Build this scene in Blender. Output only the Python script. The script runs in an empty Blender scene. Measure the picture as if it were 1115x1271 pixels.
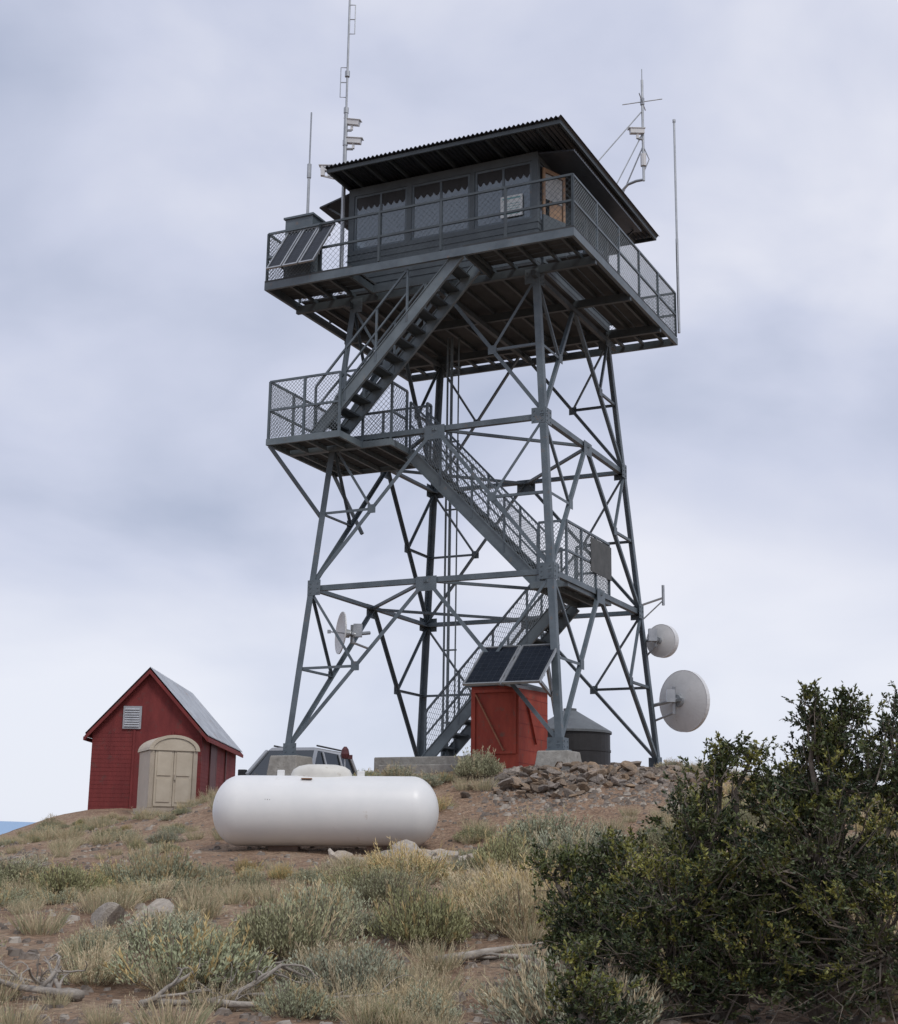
import bpy, math, random
import numpy as np
from mathutils import Vector, Matrix, noise
V=Vector
scene=bpy.context.scene
COL=bpy.context.collection
random.seed(7)
rnd=random.Random(11)

# ------------------------------------------------------------------ helpers
WL={}   # object -> world offset of its origin
class MB:
    def __init__(s): s.v=[];s.f=[];s.m=[]
    def add(s,vs,fs,mi=0):
        o=len(s.v); s.v.extend([tuple(p) for p in vs])
        for f in fs: s.f.append(tuple(i+o for i in f)); s.m.append(mi)
    def par(s,p,a,b,c,mi=0):
        p=V(p);a=V(a);b=V(b);c=V(c)
        vs=[p,p+a,p+a+b,p+b,p+c,p+a+c,p+a+b+c,p+b+c]
        if a.cross(b).dot(c)>0: fs=[(0,3,2,1),(4,5,6,7),(0,1,5,4),(1,2,6,5),(2,3,7,6),(3,0,4,7)]
        else: fs=[(0,1,2,3),(4,7,6,5),(0,4,5,1),(1,5,6,2),(2,6,7,3),(3,7,4,0)]
        s.add(vs,fs,mi)
    def box(s,c,sx,sy,sz,rz=0,mi=0):
        ca,sa=math.cos(rz),math.sin(rz)
        ex=V((ca,sa,0))*sx; ey=V((-sa,ca,0))*sy; ez=V((0,0,sz))
        s.par(V(c)-ex/2-ey/2-ez/2,ex,ey,ez,mi)
    def beam(s,p,q,w,h,up=(0,0,1),mi=0):
        p=V(p);q=V(q);d=q-p
        if d.length<1e-6: return
        side=d.cross(V(up))
        if side.length<1e-5: side=d.cross(V((1,0,0)))
        side.normalize(); u=side.cross(d).normalized()
        s.par(p-side*w/2-u*h/2,d,side*w,u*h,mi)
    def L(s,p,q,sz,t,d1,d2,mi=0):
        p=V(p);q=V(q);d1=V(d1).normalized();d2=V(d2).normalized()
        s.par(p,q-p,d1*sz,d2*t,mi); s.par(p+d2*t,q-p,d2*(sz-t),d1*t,mi)
    def tube(s,pts,rad,n=6,mi=0,cap=True):
        pts=[V(p) for p in pts]; o=len(s.v); k=len(pts)
        if not hasattr(rad,'__len__'): rad=[rad]*k
        prev=None
        for i,p in enumerate(pts):
            d=(pts[min(i+1,k-1)]-pts[max(i-1,0)])
            d=d.normalized() if d.length>1e-9 else V((0,0,1))
            if prev is None:
                a=d.orthogonal().normalized()
            else:
                a=prev-d*prev.dot(d)
                a=a.normalized() if a.length>1e-6 else d.orthogonal().normalized()
            prev=a; b=d.cross(a)
            for j in range(n):
                an=2*math.pi*j/n
                s.v.append(tuple(p+(a*math.cos(an)+b*math.sin(an))*rad[i]))
        for i in range(k-1):
            for j in range(n):
                j2=(j+1)%n
                s.f.append((o+i*n+j,o+i*n+j2,o+(i+1)*n+j2,o+(i+1)*n+j)); s.m.append(mi)
        if cap:
            s.f.append(tuple(o+j for j in reversed(range(n)))); s.m.append(mi)
            s.f.append(tuple(o+(k-1)*n+j for j in range(n))); s.m.append(mi)
    def lathe(s,prof,M,n=24,mi=0):
        o=len(s.v);k=len(prof)
        for r,z in prof:
            for j in range(n):
                an=2*math.pi*j/n
                s.v.append(tuple(M@V((r*math.cos(an),r*math.sin(an),z))))
        for i in range(k-1):
            for j in range(n):
                j2=(j+1)%n
                s.f.append((o+i*n+j,o+i*n+j2,o+(i+1)*n+j2,o+(i+1)*n+j)); s.m.append(mi)
    def poly(s,vs,mi=0): s.add(vs,[tuple(range(len(vs)))],mi)

def link(o,parent=None,loc=None):
    COL.objects.link(o)
    if parent is not None: o.parent=parent
    return o
def make(name,mb,mats,parent=None,origin=None,smooth=False,bevel=0):
    base=WL[parent.name] if parent is not None else V((0,0,0))
    if origin is None: origin=base
    origin=V(origin)
    me=bpy.data.meshes.new(name)
    ov=origin
    me.from_pydata([(p[0]-ov[0],p[1]-ov[1],p[2]-ov[2]) for p in mb.v],[],mb.f)
    for m in (mats if isinstance(mats,(list,tuple)) else [mats]): me.materials.append(m)
    me.polygons.foreach_set('material_index',mb.m)
    if smooth: me.polygons.foreach_set('use_smooth',[True]*len(mb.f))
    me.update()
    o=bpy.data.objects.new(name,me); link(o,parent)
    o.location=origin-base
    WL[o.name]=origin
    if bevel:
        b=o.modifiers.new('bevel','BEVEL'); b.width=bevel; b.segments=2; b.limit_method='ANGLE'
    return o
def root(name,loc,label,category,group=None):
    e=bpy.data.objects.new(name,None); e.empty_display_size=.2; COL.objects.link(e); e.location=loc
    WL[e.name]=V(loc); e['label']=label; e['category']=category
    if group: e['group']=group
    return e
def tag(o,label,category,group=None,kind=None):
    if label: o['label']=label
    if category: o['category']=category
    if group: o['group']=group
    if kind: o['kind']=kind
    return o

# ------------------------------------------------------------------ materials
def mat(name,c1,c2=None,rough=.7,scale=6,metal=0,bump=0,bscale=None,randv=0,spec=.5,stretch=None,dirt=None,detail=6):
    m=bpy.data.materials.new(name);m.use_nodes=True
    nt=m.node_tree;N=nt.nodes;Lk=nt.links
    b=N['Principled BSDF']; b.inputs['Roughness'].default_value=rough; b.inputs['Metallic'].default_value=metal
    b.inputs['Specular IOR Level'].default_value=spec
    if c2 is None: c2=tuple(x*.75 for x in c1)
    tc=N.new('ShaderNodeTexCoord'); src=tc.outputs['Object']
    if stretch:
        mp=N.new('ShaderNodeMapping');mp.inputs['Scale'].default_value=stretch;Lk.new(src,mp.inputs[0]);src=mp.outputs[0]
    no=N.new('ShaderNodeTexNoise');no.inputs['Scale'].default_value=scale;no.inputs['Detail'].default_value=detail;no.inputs['Roughness'].default_value=.65
    Lk.new(src,no.inputs['Vector'])
    r=N.new('ShaderNodeValToRGB');r.color_ramp.elements[0].position=.32;r.color_ramp.elements[1].position=.68
    r.color_ramp.elements[0].color=(*c2,1);r.color_ramp.elements[1].color=(*c1,1)
    Lk.new(no.outputs['Fac'],r.inputs[0]); col=r.outputs[0]
    if dirt:
        n2=N.new('ShaderNodeTexNoise');n2.inputs['Scale'].default_value=dirt[1];n2.inputs['Detail'].default_value=8;n2.inputs['Roughness'].default_value=.7
        Lk.new(tc.outputs['Object'],n2.inputs['Vector'])
        r2=N.new('ShaderNodeValToRGB');r2.color_ramp.elements[0].position=dirt[2];r2.color_ramp.elements[1].position=dirt[2]+.12
        Lk.new(n2.outputs['Fac'],r2.inputs[0])
        mx=N.new('ShaderNodeMix');mx.data_type='RGBA';Lk.new(r2.outputs[0],mx.inputs[0]);Lk.new(col,mx.inputs[6]);mx.inputs[7].default_value=(*dirt[0],1);col=mx.outputs[2]
    if randv:
        oi=N.new('ShaderNodeObjectInfo');mr=N.new('ShaderNodeMapRange');mr.inputs[3].default_value=1-randv;mr.inputs[4].default_value=1+randv
        Lk.new(oi.outputs['Random'],mr.inputs[0])
        hs=N.new('ShaderNodeHueSaturation');Lk.new(mr.outputs[0],hs.inputs['Value']);Lk.new(col,hs.inputs['Color'])
        m2=N.new('ShaderNodeMath');m2.operation='MULTIPLY';m2.inputs[1].default_value=7.31;Lk.new(oi.outputs['Random'],m2.inputs[0])
        m3=N.new('ShaderNodeMath');m3.operation='FRACT';Lk.new(m2.outputs[0],m3.inputs[0])
        m4=N.new('ShaderNodeMapRange');m4.inputs[3].default_value=1-randv*1.2;m4.inputs[4].default_value=1+randv*1.2;Lk.new(m3.outputs[0],m4.inputs[0]);Lk.new(m4.outputs[0],hs.inputs['Saturation'])
        col=hs.outputs[0]
    Lk.new(col,b.inputs['Base Color'])
    if bump:
        nb=N.new('ShaderNodeTexNoise');nb.inputs['Scale'].default_value=bscale or scale*3;nb.inputs['Detail'].default_value=8
        Lk.new(src,nb.inputs['Vector'])
        bp=N.new('ShaderNodeBump');bp.inputs['Strength'].default_value=bump;bp.inputs['Distance'].default_value=.02
        Lk.new(nb.outputs['Fac'],bp.inputs['Height']);Lk.new(bp.outputs[0],b.inputs['Normal'])
    return m
STEEL=mat('painted_steel',(.125,.157,.182),(.07,.093,.112),.5,2.6,bump=.15,bscale=30,dirt=((.17,.13,.11),8,.6))
STEELD=mat('dark_painted_steel',(.07,.09,.104),(.042,.055,.065),.55,2.5,bump=.1,bscale=30)
STEELL=mat('light_edge_steel',(.16,.197,.218),(.095,.122,.14),.5,2.4,bump=.15,bscale=20,dirt=((.2,.17,.14),6,.62))
GALV=mat('galvanised_metal',(.42,.44,.46),(.3,.32,.34),.4,5,metal=.6,bump=.05)
WIRE=mat('fence_wire',(.25,.28,.3),(.17,.2,.21),.5,5,metal=.3)
ROOFD=mat('dark_roofing',(.045,.055,.068),(.025,.03,.04),.45,4)
PLANK=mat('weathered_planks',(.055,.062,.068),(.032,.037,.042),.8,3,stretch=(1,1,1),bump=.2)
CABW=mat('painted_cab_siding',(.085,.106,.12),(.055,.07,.081),.6,3,bump=.1)
WHITE=mat('white_paint',(.76,.76,.75),(.68,.69,.69),.38,1.5,dirt=((.5,.45,.39),3.2,.64),bump=.03)
WHITEP=mat('white_plastic',(.66,.67,.68),(.56,.57,.58),.45,4,dirt=((.45,.45,.43),5,.6))
CONC=mat('concrete',(.36,.35,.32),(.22,.21,.19),.9,7,bump=.5,bscale=25,dirt=((.12,.11,.1),4,.62))
RED=mat('red_painted_boards',(.22,.046,.044),(.14,.03,.031),.85,3,stretch=(1,1,.25),bump=.25,bscale=14,dirt=((.12,.06,.055),3,.56),spec=.3)
REDB=mat('bright_red_boards',(.37,.07,.043),(.24,.042,.03),.75,5,stretch=(1,1,.3),bump=.25,bscale=14,dirt=((.18,.08,.06),6,.56),spec=.3)
BLACK=mat('black_rubber',(.02,.02,.022),(.012,.012,.013),.6,6)
BEIGE=mat('beige_plastic',(.56,.5,.4),(.47,.41,.32),.5,3,dirt=((.34,.29,.23),4,.62))
BEIGED=mat('beige_plastic_darker',(.47,.41,.33),(.38,.33,.26),.5,3)
ROCK=mat('brown_rock',(.33,.26,.2),(.13,.105,.085),.9,5,bump=.6,bscale=18,randv=.35)
ROCKP=mat('pale_limestone',(.5,.44,.36),(.28,.24,.2),.9,4,bump=.6,bscale=16,randv=.2)
WOODG=mat('weathered_dead_wood',(.42,.38,.33),(.17,.15,.13),.85,9,stretch=(1,1,1),bump=.5,bscale=40)
BARK=mat('shrub_bark',(.2,.17,.14),(.09,.075,.06),.9,12,bump=.4,bscale=40)
LEAFD=mat('dark_leaves',(.052,.075,.034),(.021,.035,.018),.5,4,spec=.35)
LEAFM=mat('mid_leaves',(.11,.132,.045),(.055,.072,.028),.5,4,spec=.35)
LEAFY=mat('yellow_green_leaves',(.27,.26,.065),(.15,.16,.045),.5,4,spec=.3)
SAGE=mat('sage_leaves',(.45,.47,.33),(.28,.3,.2),.8,5,randv=.15,spec=.2)
SAGE2=mat('olive_sage_leaves',(.42,.42,.25),(.25,.25,.14),.8,5,randv=.15,spec=.2)
STRAW=mat('straw_stalks',(.64,.53,.32),(.43,.34,.2),.85,5,randv=.18,spec=.2)
TWIG=mat('brown_twigs',(.22,.18,.14),(.11,.09,.07),.9,8,spec=.2)
CHROME=mat('brushed_metal',(.6,.6,.6),(.5,.5,.5),.3,5,metal=.9)
BROWNW=mat('varnished_wood',(.3,.15,.07),(.2,.1,.045),.5,8,stretch=(1,1,.2))
CARP=mat('silver_car_paint',(.36,.37,.38),(.32,.33,.34),.3,2,metal=.5)
REDL=mat('red_plastic',(.09,.018,.02),(.05,.012,.012),.5,4)

def glass(name,tint,gl=.25,op=.35):
    m=bpy.data.materials.new(name);m.use_nodes=True;nt=m.node_tree;N=nt.nodes;Lk=nt.links;N.clear()
    out=N.new('ShaderNodeOutputMaterial');tr=N.new('ShaderNodeBsdfTransparent');tr.inputs[0].default_value=(.8,.85,.87,1)
    df=N.new('ShaderNodeBsdfDiffuse');df.inputs[0].default_value=(*tint,1)
    g=N.new('ShaderNodeBsdfGlossy');g.inputs['Roughness'].default_value=.03;g.inputs[0].default_value=(.8,.85,.9,1)
    tc=N.new('ShaderNodeTexCoord');no=N.new('ShaderNodeTexNoise');no.inputs['Scale'].default_value=1.5;Lk.new(tc.outputs['Object'],no.inputs['Vector'])
    bp=N.new('ShaderNodeBump');bp.inputs['Strength'].default_value=.05;Lk.new(no.outputs['Fac'],bp.inputs['Height']);Lk.new(bp.outputs[0],g.inputs['Normal'])
    a=N.new('ShaderNodeMixShader');a.inputs[0].default_value=op;Lk.new(tr.outputs[0],a.inputs[1]);Lk.new(df.outputs[0],a.inputs[2])
    b=N.new('ShaderNodeMixShader');b.inputs[0].default_value=gl;Lk.new(a.outputs[0],b.inputs[1]);Lk.new(g.outputs[0],b.inputs[2]);Lk.new(b.outputs[0],out.inputs[0])
    return m
GLASS=glass('window_glass',(.2,.235,.25),.1,.42)  # gray diffuse colour stands in for daylight showing through the cab panes
CARGLASS=glass('dark_car_glass',(.01,.012,.014),.12,.95)

def solar_mat():
    m=bpy.data.materials.new('solar_cells');m.use_nodes=True;nt=m.node_tree;N=nt.nodes;Lk=nt.links
    b=N['Principled BSDF'];b.inputs['Roughness'].default_value=.25
    tc=N.new('ShaderNodeTexCoord');br=N.new('ShaderNodeTexBrick');br.offset=0;br.inputs['Scale'].default_value=1
    br.inputs['Brick Width'].default_value=.125;br.inputs['Row Height'].default_value=.125;br.inputs['Mortar Size'].default_value=.003
    br.inputs['Color1'].default_value=(.012,.016,.024,1);br.inputs['Color2'].default_value=(.015,.02,.03,1);br.inputs['Mortar'].default_value=(.035,.04,.05,1)
    Lk.new(tc.outputs['UV'],br.inputs['Vector']);Lk.new(br.outputs[0],b.inputs['Base Color'])
    return m
SOLAR=solar_mat()
def ground_mat():
    m=bpy.data.materials.new('rocky_soil');m.use_nodes=True;nt=m.node_tree;N=nt.nodes;Lk=nt.links
    b=N['Principled BSDF'];b.inputs['Roughness'].default_value=.95;b.inputs['Specular IOR Level'].default_value=.15
    tc=N.new('ShaderNodeTexCoord')
    n1=N.new('ShaderNodeTexNoise');n1.inputs['Scale'].default_value=.9;n1.inputs['Detail'].default_value=10;n1.inputs['Roughness'].default_value=.7
    n2=N.new('ShaderNodeTexNoise');n2.inputs['Scale'].default_value=14;n2.inputs['Detail'].default_value=8;n2.inputs['Roughness'].default_value=.75
    vo=N.new('ShaderNodeTexVoronoi');vo.inputs['Scale'].default_value=16
    for n in (n1,n2,vo): Lk.new(tc.outputs['Object'],n.inputs['Vector'])
    r1=N.new('ShaderNodeValToRGB');e=r1.color_ramp.elements;e[0].position=.3;e[0].color=(.24,.16,.11,1);e[1].position=.7;e[1].color=(.48,.38,.28,1)
    x=e.new(.5);x.color=(.37,.26,.185,1);Lk.new(n1.outputs['Fac'],r1.inputs[0])
    r2=N.new('ShaderNodeValToRGB');e=r2.color_ramp.elements;e[0].position=.3;e[0].color=(.45,.45,.45,1);e[1].position=.72;e[1].color=(1.35,1.3,1.26,1);Lk.new(n2.outputs['Fac'],r2.inputs[0])
    mx=N.new('ShaderNodeMix');mx.data_type='RGBA';mx.blend_type='MULTIPLY';mx.inputs[0].default_value=1;Lk.new(r1.outputs[0],mx.inputs[6]);Lk.new(r2.outputs[0],mx.inputs[7])
    r3=N.new('ShaderNodeValToRGB');e=r3.color_ramp.elements;e[0].position=.12;e[0].color=(.55,.55,.55,1);e[1].position=.3;e[1].color=(0,0,0,1);Lk.new(vo.outputs['Distance'],r3.inputs[0])
    mx2=N.new('ShaderNodeMix');mx2.data_type='RGBA';Lk.new(r3.outputs[0],mx2.inputs[0]);Lk.new(mx.outputs[2],mx2.inputs[6]);mx2.inputs[7].default_value=(.48,.4,.32,1)
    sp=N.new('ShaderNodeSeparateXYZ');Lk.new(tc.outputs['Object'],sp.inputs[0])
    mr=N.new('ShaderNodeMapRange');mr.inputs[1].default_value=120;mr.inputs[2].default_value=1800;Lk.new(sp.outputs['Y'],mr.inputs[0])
    mx3=N.new('ShaderNodeMix');mx3.data_type='RGBA';Lk.new(mr.outputs[0],mx3.inputs[0]);Lk.new(mx2.outputs[2],mx3.inputs[6]);mx3.inputs[7].default_value=(.3,.42,.58,1)  # aerial haze painted into the soil colour, bluer with distance
    Lk.new(mx3.outputs[2],b.inputs['Base Color'])
    ad=N.new('ShaderNodeMath');ad.operation='SUBTRACT';Lk.new(n2.outputs['Fac'],ad.inputs[0]);Lk.new(vo.outputs['Distance'],ad.inputs[1])
    bp=N.new('ShaderNodeBump');bp.inputs['Strength'].default_value=.9;bp.inputs['Distance'].default_value=.06;Lk.new(ad.outputs[0],bp.inputs['Height']);Lk.new(bp.outputs[0],b.inputs['Normal'])
    return m
GROUND=ground_mat()

# ------------------------------------------------------------------ camera
PITCH=.2297
cam=bpy.data.cameras.new('camera');cam.sensor_fit='VERTICAL';cam.sensor_height=24;cam.lens=24*1800.6/1271;cam.clip_end=12000;cam.clip_start=.05
co=bpy.data.objects.new('camera',cam);COL.objects.link(co)
co.matrix_world=Matrix.Rotation(math.pi/2+PITCH,4,'X')@Matrix.Rotation(.0137,4,'Z')
scene.camera=co

# ------------------------------------------------------------------ terrain
CP=np.array([(0,0,-1.65),(-6,0,-1.75),(6,0,-1.7),(0,5,-1.35),(-5,5,-1.4),(5,5,-1.35),(0,9,-1.02),(-4,9,-1.05),(4,9,-1.0),(-4,14,-.58),(0,14,-.55),(4,14,-.42),(0,17,-.27),
(-3,19.5,-.06),(0,19.3,-.04),(-6,19,-.25),(4,18,.02),(0,22,.6),(1.86,23.5,1.3),(.7,25,1.36),(4.5,25,1.35),(-2.84,25.8,1.15),(-.5,30.5,1.4),(4.1,28.2,1.45),(.65,27,1.3),(7,27,1.1),(8,22,.5),(11,26,.6),
(-5.5,24,.1),(-8,24,-.12),(-9,27,-.12),(-6.5,30,.25),(-8,34,.42),(-10.5,33,-.05),(-12,30,-.3),(-12.2,38,-.1),(-9.8,39,.85),(-6.5,38.5,.85),(-8,46,.8),(-3.8,33,.7),(-4,38,.75),(-4,42,.6),(2,37,1.0),(8,36,.6),(0,48,-.5),(10,48,-1),(-14,50,-2),(-30,30,-3),(30,30,-3),(-30,0,-3),(30,0,-3),(0,-20,-4),(0,70,-8),(-40,60,-10),(40,60,-10)],float)
def _U(r2): return np.where(r2>1e-9,.5*r2*np.log(np.maximum(r2,1e-9)),0)
_n=len(CP);_r2=((CP[:,None,:2]-CP[None,:,:2])**2).sum(-1)
_A=np.zeros((_n+3,_n+3));_A[:_n,:_n]=_U(_r2)+np.eye(_n)*.02;_A[:_n,_n]=1;_A[:_n,_n+1:]=CP[:,:2];_A[_n:,:_n]=_A[:_n,_n:].T
_w=np.linalg.solve(_A,np.concatenate([CP[:,2],[0,0,0]]))
def tps(x,y):
    x=np.atleast_1d(np.asarray(x,float));y=np.atleast_1d(np.asarray(y,float))
    r2=(x[:,None]-CP[:,0])**2+(y[:,None]-CP[:,1])**2
    return _U(r2)@_w[:_n]+_w[_n]+_w[_n+1]*x+_w[_n+2]*y
def hill(x,y):
    if abs(x)>45 or y>75 or y<-25:
        base=-60
        far=math.hypot(x,y)
        base+= max(0,min(1,(far-1500)/1200))*(100+16*noise.noise(V((x*.001,y*.001,3)))+12*noise.noise(V((x*.004,y*.004,1))))
        return base
    return None
def hs(xs,ys):
    z=tps(xs,ys)
    out=[]
    for x,y,q in zip(xs,ys,z):
        f=hill(x,y)
        if f is not None:
            d=max(abs(x)-45,y-75,-25-y,0)/160.0
            d=min(1,d); q=max(-14,min(q,-2))
            q=q*(1-d)+f*d
        else:
            q=max(q,-14)
            n=noise.noise(V((x*.45,y*.45,0)))*.08+noise.noise(V((x*1.7,y*1.7,5)))*.035+noise.noise(V((x*6,y*6,9)))*.012
            q+=n
        out.append(q)
    return out
def gz(x,y): return hs([x],[y])[0]
def axis(lo,hi,step,ext):
    a=list(np.arange(lo,hi+1e-6,step)); s=step; p=a[-1]; r=[]
    while p<ext: s*=1.28; p+=s; r.append(p)
    s=step;p=a[0];l=[]
    while p>-ext: s*=1.28;p-=s;l.append(p)
    return np.array(l[::-1]+a+r)
ax=axis(-13,13,.16,4500); ay=axis(5,42,.16,4500)
XX,YY=np.meshgrid(ax,ay); zz=hs(XX.ravel(),YY.ravel())
g=MB(); g.v=list(zip(XX.ravel().tolist(),YY.ravel().tolist(),zz)); nx=len(ax);ny=len(ay)
g.f=[(j*nx+i,j*nx+i+1,(j+1)*nx+i+1,(j+1)*nx+i) for j in range(ny-1) for i in range(nx-1)]; g.m=[0]*len(g.f)
o=make('ground',g,GROUND,smooth=True); o['kind']='structure'

# ------------------------------------------------------------------ tower
TH=.4502;CX=.6487;CY=27.0
E1=V((-math.cos(TH),math.sin(TH),0));E2=V((math.sin(TH),math.cos(TH),0));EZ=V((0,0,1))
def T(a,b,z): return V((CX,CY,0))+E1*a+E2*b+V((0,0,z))
def hw(z): return 2.7512-.0813*z
Z0,Z1,Z2,ZD=1.62,4.602,7.405,10.2055
ZT=ZD+.2
tower=root('lookout_tower',T(0,0,1.3),'tall gray-green steel fire lookout tower with cab and zigzag stairs','tower')
S={'F':(-1,-1),'L':(1,-1),'R':(-1,1),'B':(1,1)}
def lp(n,z):
    w=hw(z);return T(S[n][0]*w,S[n][1]*w,z)
for n in 'FLRB':
    sa,sb=S[n]; m=MB()
    m.L(lp(n,Z0),lp(n,ZD),.118,.016,E1*-sa,E2*-sb)
    for z in (Z0+.05,Z1,Z2,ZD-.1):
        p=lp(n,z)+(E1*sa+E2*sb)*.006
        m.par(p-EZ*.14,EZ*.28,E1*-sa*.26,E2*sb*.01); m.par(p-EZ*.14,EZ*.28,E2*-sb*.26,E1*sa*.01)
        for i in range(3):
            for (e,f) in ((E1*-sa,E2*sb),(E2*-sb,E1*sa)):
                m.par(p-EZ*(.1-i*.085)+e*.2+f*.01,EZ*.022,e*.022,f*.012); m.par(p-EZ*(.1-i*.085)+e*.05+f*.01,EZ*.022,e*.022,f*.012)
    p=lp(n,Z0); m.par(p+E1*sa*.06+E2*sb*.06-EZ*.03,E1*-sa*.32,E2*-sb*.32,EZ*.03)
    leg=make('leg',m,STEEL,tower)
    m=MB(); c=lp(n,Z0)-(E1*sa+E2*sb)*.1
    zt=Z0-.031; zb=gz(c.x,c.y)-.4
    r=.36;r2=.27
    q0=[c+E1*i*r+E2*j*r+EZ*(zb-c.z) for i,j in((-1,-1),(1,-1),(1,1),(-1,1))]
    q1=[c+E1*i*r2+E2*j*r2+EZ*(zt-c.z) for i,j in((-1,-1),(1,-1),(1,1),(-1,1))]
    m.add(q0+q1,[(0,1,2,3),(7,6,5,4),(4,5,1,0),(5,6,2,1),(6,7,3,2),(7,4,0,3)])
    make('concrete_footing',m,CONC,leg,bevel=.02)
faces=[('F','L',E2*1,),('F','R',E1*1),('L','B',E1*-1),('R','B',E2*-1)]
def fbeam(m,p,q,inn,s=.075,t=.012):
    d=(q-p).normalized(); side=inn.cross(d).normalized()
    m.L(p-side*s/2+inn*.02,q-side*s/2+inn*.02,s,t,side,inn)
for (A,B,inn) in faces:
    for lo,hi in((Z0+.05,Z1),(Z1,Z2),(Z2,ZD-.05)):
        m=MB(); P0,Q0,P1,Q1=lp(A,lo),lp(B,lo),lp(A,hi),lp(B,hi); M=(P1+Q1)/2
        for a0,a1 in((P0,P1),(Q0,Q1)):
            fbeam(m,a0,M,inn,.068)
            dm=(a0+M)/2; lm=(a0+a1)/2
            fbeam(m,lm,dm,inn,.048,.01); fbeam(m,dm,a1,inn,.048,.01)
            pd=(Q0-P0).normalized()
            m.par(dm-pd*.08-EZ*.08+inn*.008,pd*.16,EZ*.16,inn*.01)
        pd=(Q0-P0).normalized()
        if hi<ZD-.1: m.par(M-pd*.2-EZ*.2+inn*.005,pd*.4,EZ*.26,inn*.012)
        make('cross_brace',m,STEEL,tower)
    for z in (Z1,Z2):
        m=MB(); P,Q=lp(A,z),lp(B,z)
        m.L(P+inn*.035-EZ*.05,Q+inn*.035-EZ*.05,.095,.014,EZ,inn)
        make('girder',m,STEEL,tower)
for z in (Z1,Z2):
    w=hw(z); m=MB(); pts=[T(w,0,z),T(0,-w,z),T(-w,0,z),T(0,w,z)]
    for i in range(4): m.beam(pts[i]-EZ*.02,pts[(i+1)%4]-EZ*.02,.06,.05)
    make('horizontal_brace',m,STEEL,tower)
m=MB()
for da,db,r in((0,0,.03),(.1,.02,.022),(-.13,.05,.016)):
    m.tube([T(1.0+da,.62+db,1.4),T(1.0+da,.62+db,ZD)],r,6)
z=2.4
while z<ZD: m.beam(T(.84,.66,z),T(1.14,.66,z),.03,.03); z+=1.4
make('cable_conduit',m,STEELL,tower)
A0,A1,B0,B1=-3.04,3.17,-3.05,2.96
deck=MB()
def TB(m,a0,a1,b0,b1,z0,z1,mi=0): m.par(T(a0,b0,z0),E1*(a1-a0),E2*(b1-b0),EZ*(z1-z0),mi)
for b in (-1.9,0,1.85): TB(deck,A0+.02,A1-.02,b-.04,b+.04,ZD-.06,ZD+.09)
for a in (-1.9,0,1.9): TB(deck,a-.04,a+.04,-2.1,2.3,ZD-.16,ZD-.062)
OPA,OPB=-.95,1.3
a=A0+.3
while a<A1-.1:
    b0=B0+.07
    if OPA-.05<a<OPB+.05: b0=-2.1
    TB(deck,a-.025,a+.025,b0,B1-.07,ZD+.092,ZD+.15); a+=.42
for a in(OPA-.06,OPB+.02): TB(deck,a,a+.04,B0+.07,-1.95,ZD+.0,ZD+.149)
TB(deck,OPA-.02,OPB+.02,-2.17,-2.12,ZD,ZD+.149)
TB(deck,-1.9,2.07,-1.88,2.0,ZD+.152,ZD+.2,1)
cat=make('catwalk',deck,[STEELD,PLANK],tower)
m=MB()
TB(m,A0,A1,B0,B0+.06,ZD+.02,ZD+.17);TB(m,A0,A1,B1-.06,B1,ZD+.02,ZD+.17);TB(m,A0,A0+.06,B0+.061,B1-.061,ZD+.02,ZD+.17);TB(m,A1-.06,A1,B0+.061,B1-.061,ZD+.02,ZD+.17)
make('edge_beam',m,STEEL,cat)
m=MB()
def planks(a0,a1,b0,b1,along):
    w=.182;gp=.018
    if along=='a':
        b=b0
        while b+w<=b1+.01:
            if b<-2.1 and b0<-2:
                TB(m,a0,OPA,b,b+w,ZD+.172,ZD+.205);TB(m,OPB,a1,b,b+w,ZD+.172,ZD+.205)
            else: TB(m,a0,a1,b,b+w,ZD+.172,ZD+.205)
            b+=w+gp
    else:
        a=a0
        while a+w<=a1+.01: TB(m,a,a+w,b0,b1,ZD+.172,ZD+.205); a+=w+gp
planks(A0,A1,B0,-1.9,'a');planks(A0,A1,2.02,B1+.02,'a');planks(A0,-1.92,-1.88,2.0,'b');planks(2.09,A1+.02,-1.88,2.0,'b')
make('floor_planks',m,PLANK,cat)
def railing(m,pts,h,spacing=1.2,mesh=True,rails=(1.0,.5),wire=.075,mi=0,wmi=1,wt=.006):
    for i in range(len(pts)-1):
        p=V(pts[i]);q=V(pts[i+1]);d=q-p;Ln=d.length;n=max(1,round(Ln/spacing))
        for k in range(n+(1 if i==len(pts)-2 else 0)):
            s=p+d*(k/n); m.beam(s,s+EZ*h,.042,.042,up=E1,mi=mi)
        for rr in rails: m.beam(p+EZ*h*rr,q+EZ*h*rr,.036,.04,mi=mi)
        if mesh:
            u=d/Ln; H=h-.06; x=-H
            while x<Ln:
                for sg in (1,-1):
                    x0=max(x,0);z0=x0-x;x1=min(x+H,Ln);z1=x1-x
                    if x1-x0>.02:
                        if sg<0: z0=H-z0;z1=H-z1
                        nrm=u.cross(EZ)*(.004*sg)
                        m.beam(p+u*x0+EZ*(z0+.03)+nrm,p+u*x1+EZ*(z1+.03)+nrm,wt,wt,mi=wmi)
                x+=wire
RH=.96
m=MB()
railing(m,[T(2.0,B0+.03,ZT),T(A1-.03,B0+.03,ZT)],RH)
railing(m,[T(A1-.03,B0+.03,ZT),T(A1-.03,B1-.03,ZT)],RH)
make('railing',m,[STEEL,WIRE],cat)
m=MB()
railing(m,[T(A0+.03,B0+.03,ZT),T(2.0,B0+.03,ZT)],RH,1.25,mesh=True,rails=(1.0,.5),wire=.11,wt=.004);make('railing',m,[STEELD,STEELD],cat)
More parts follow.
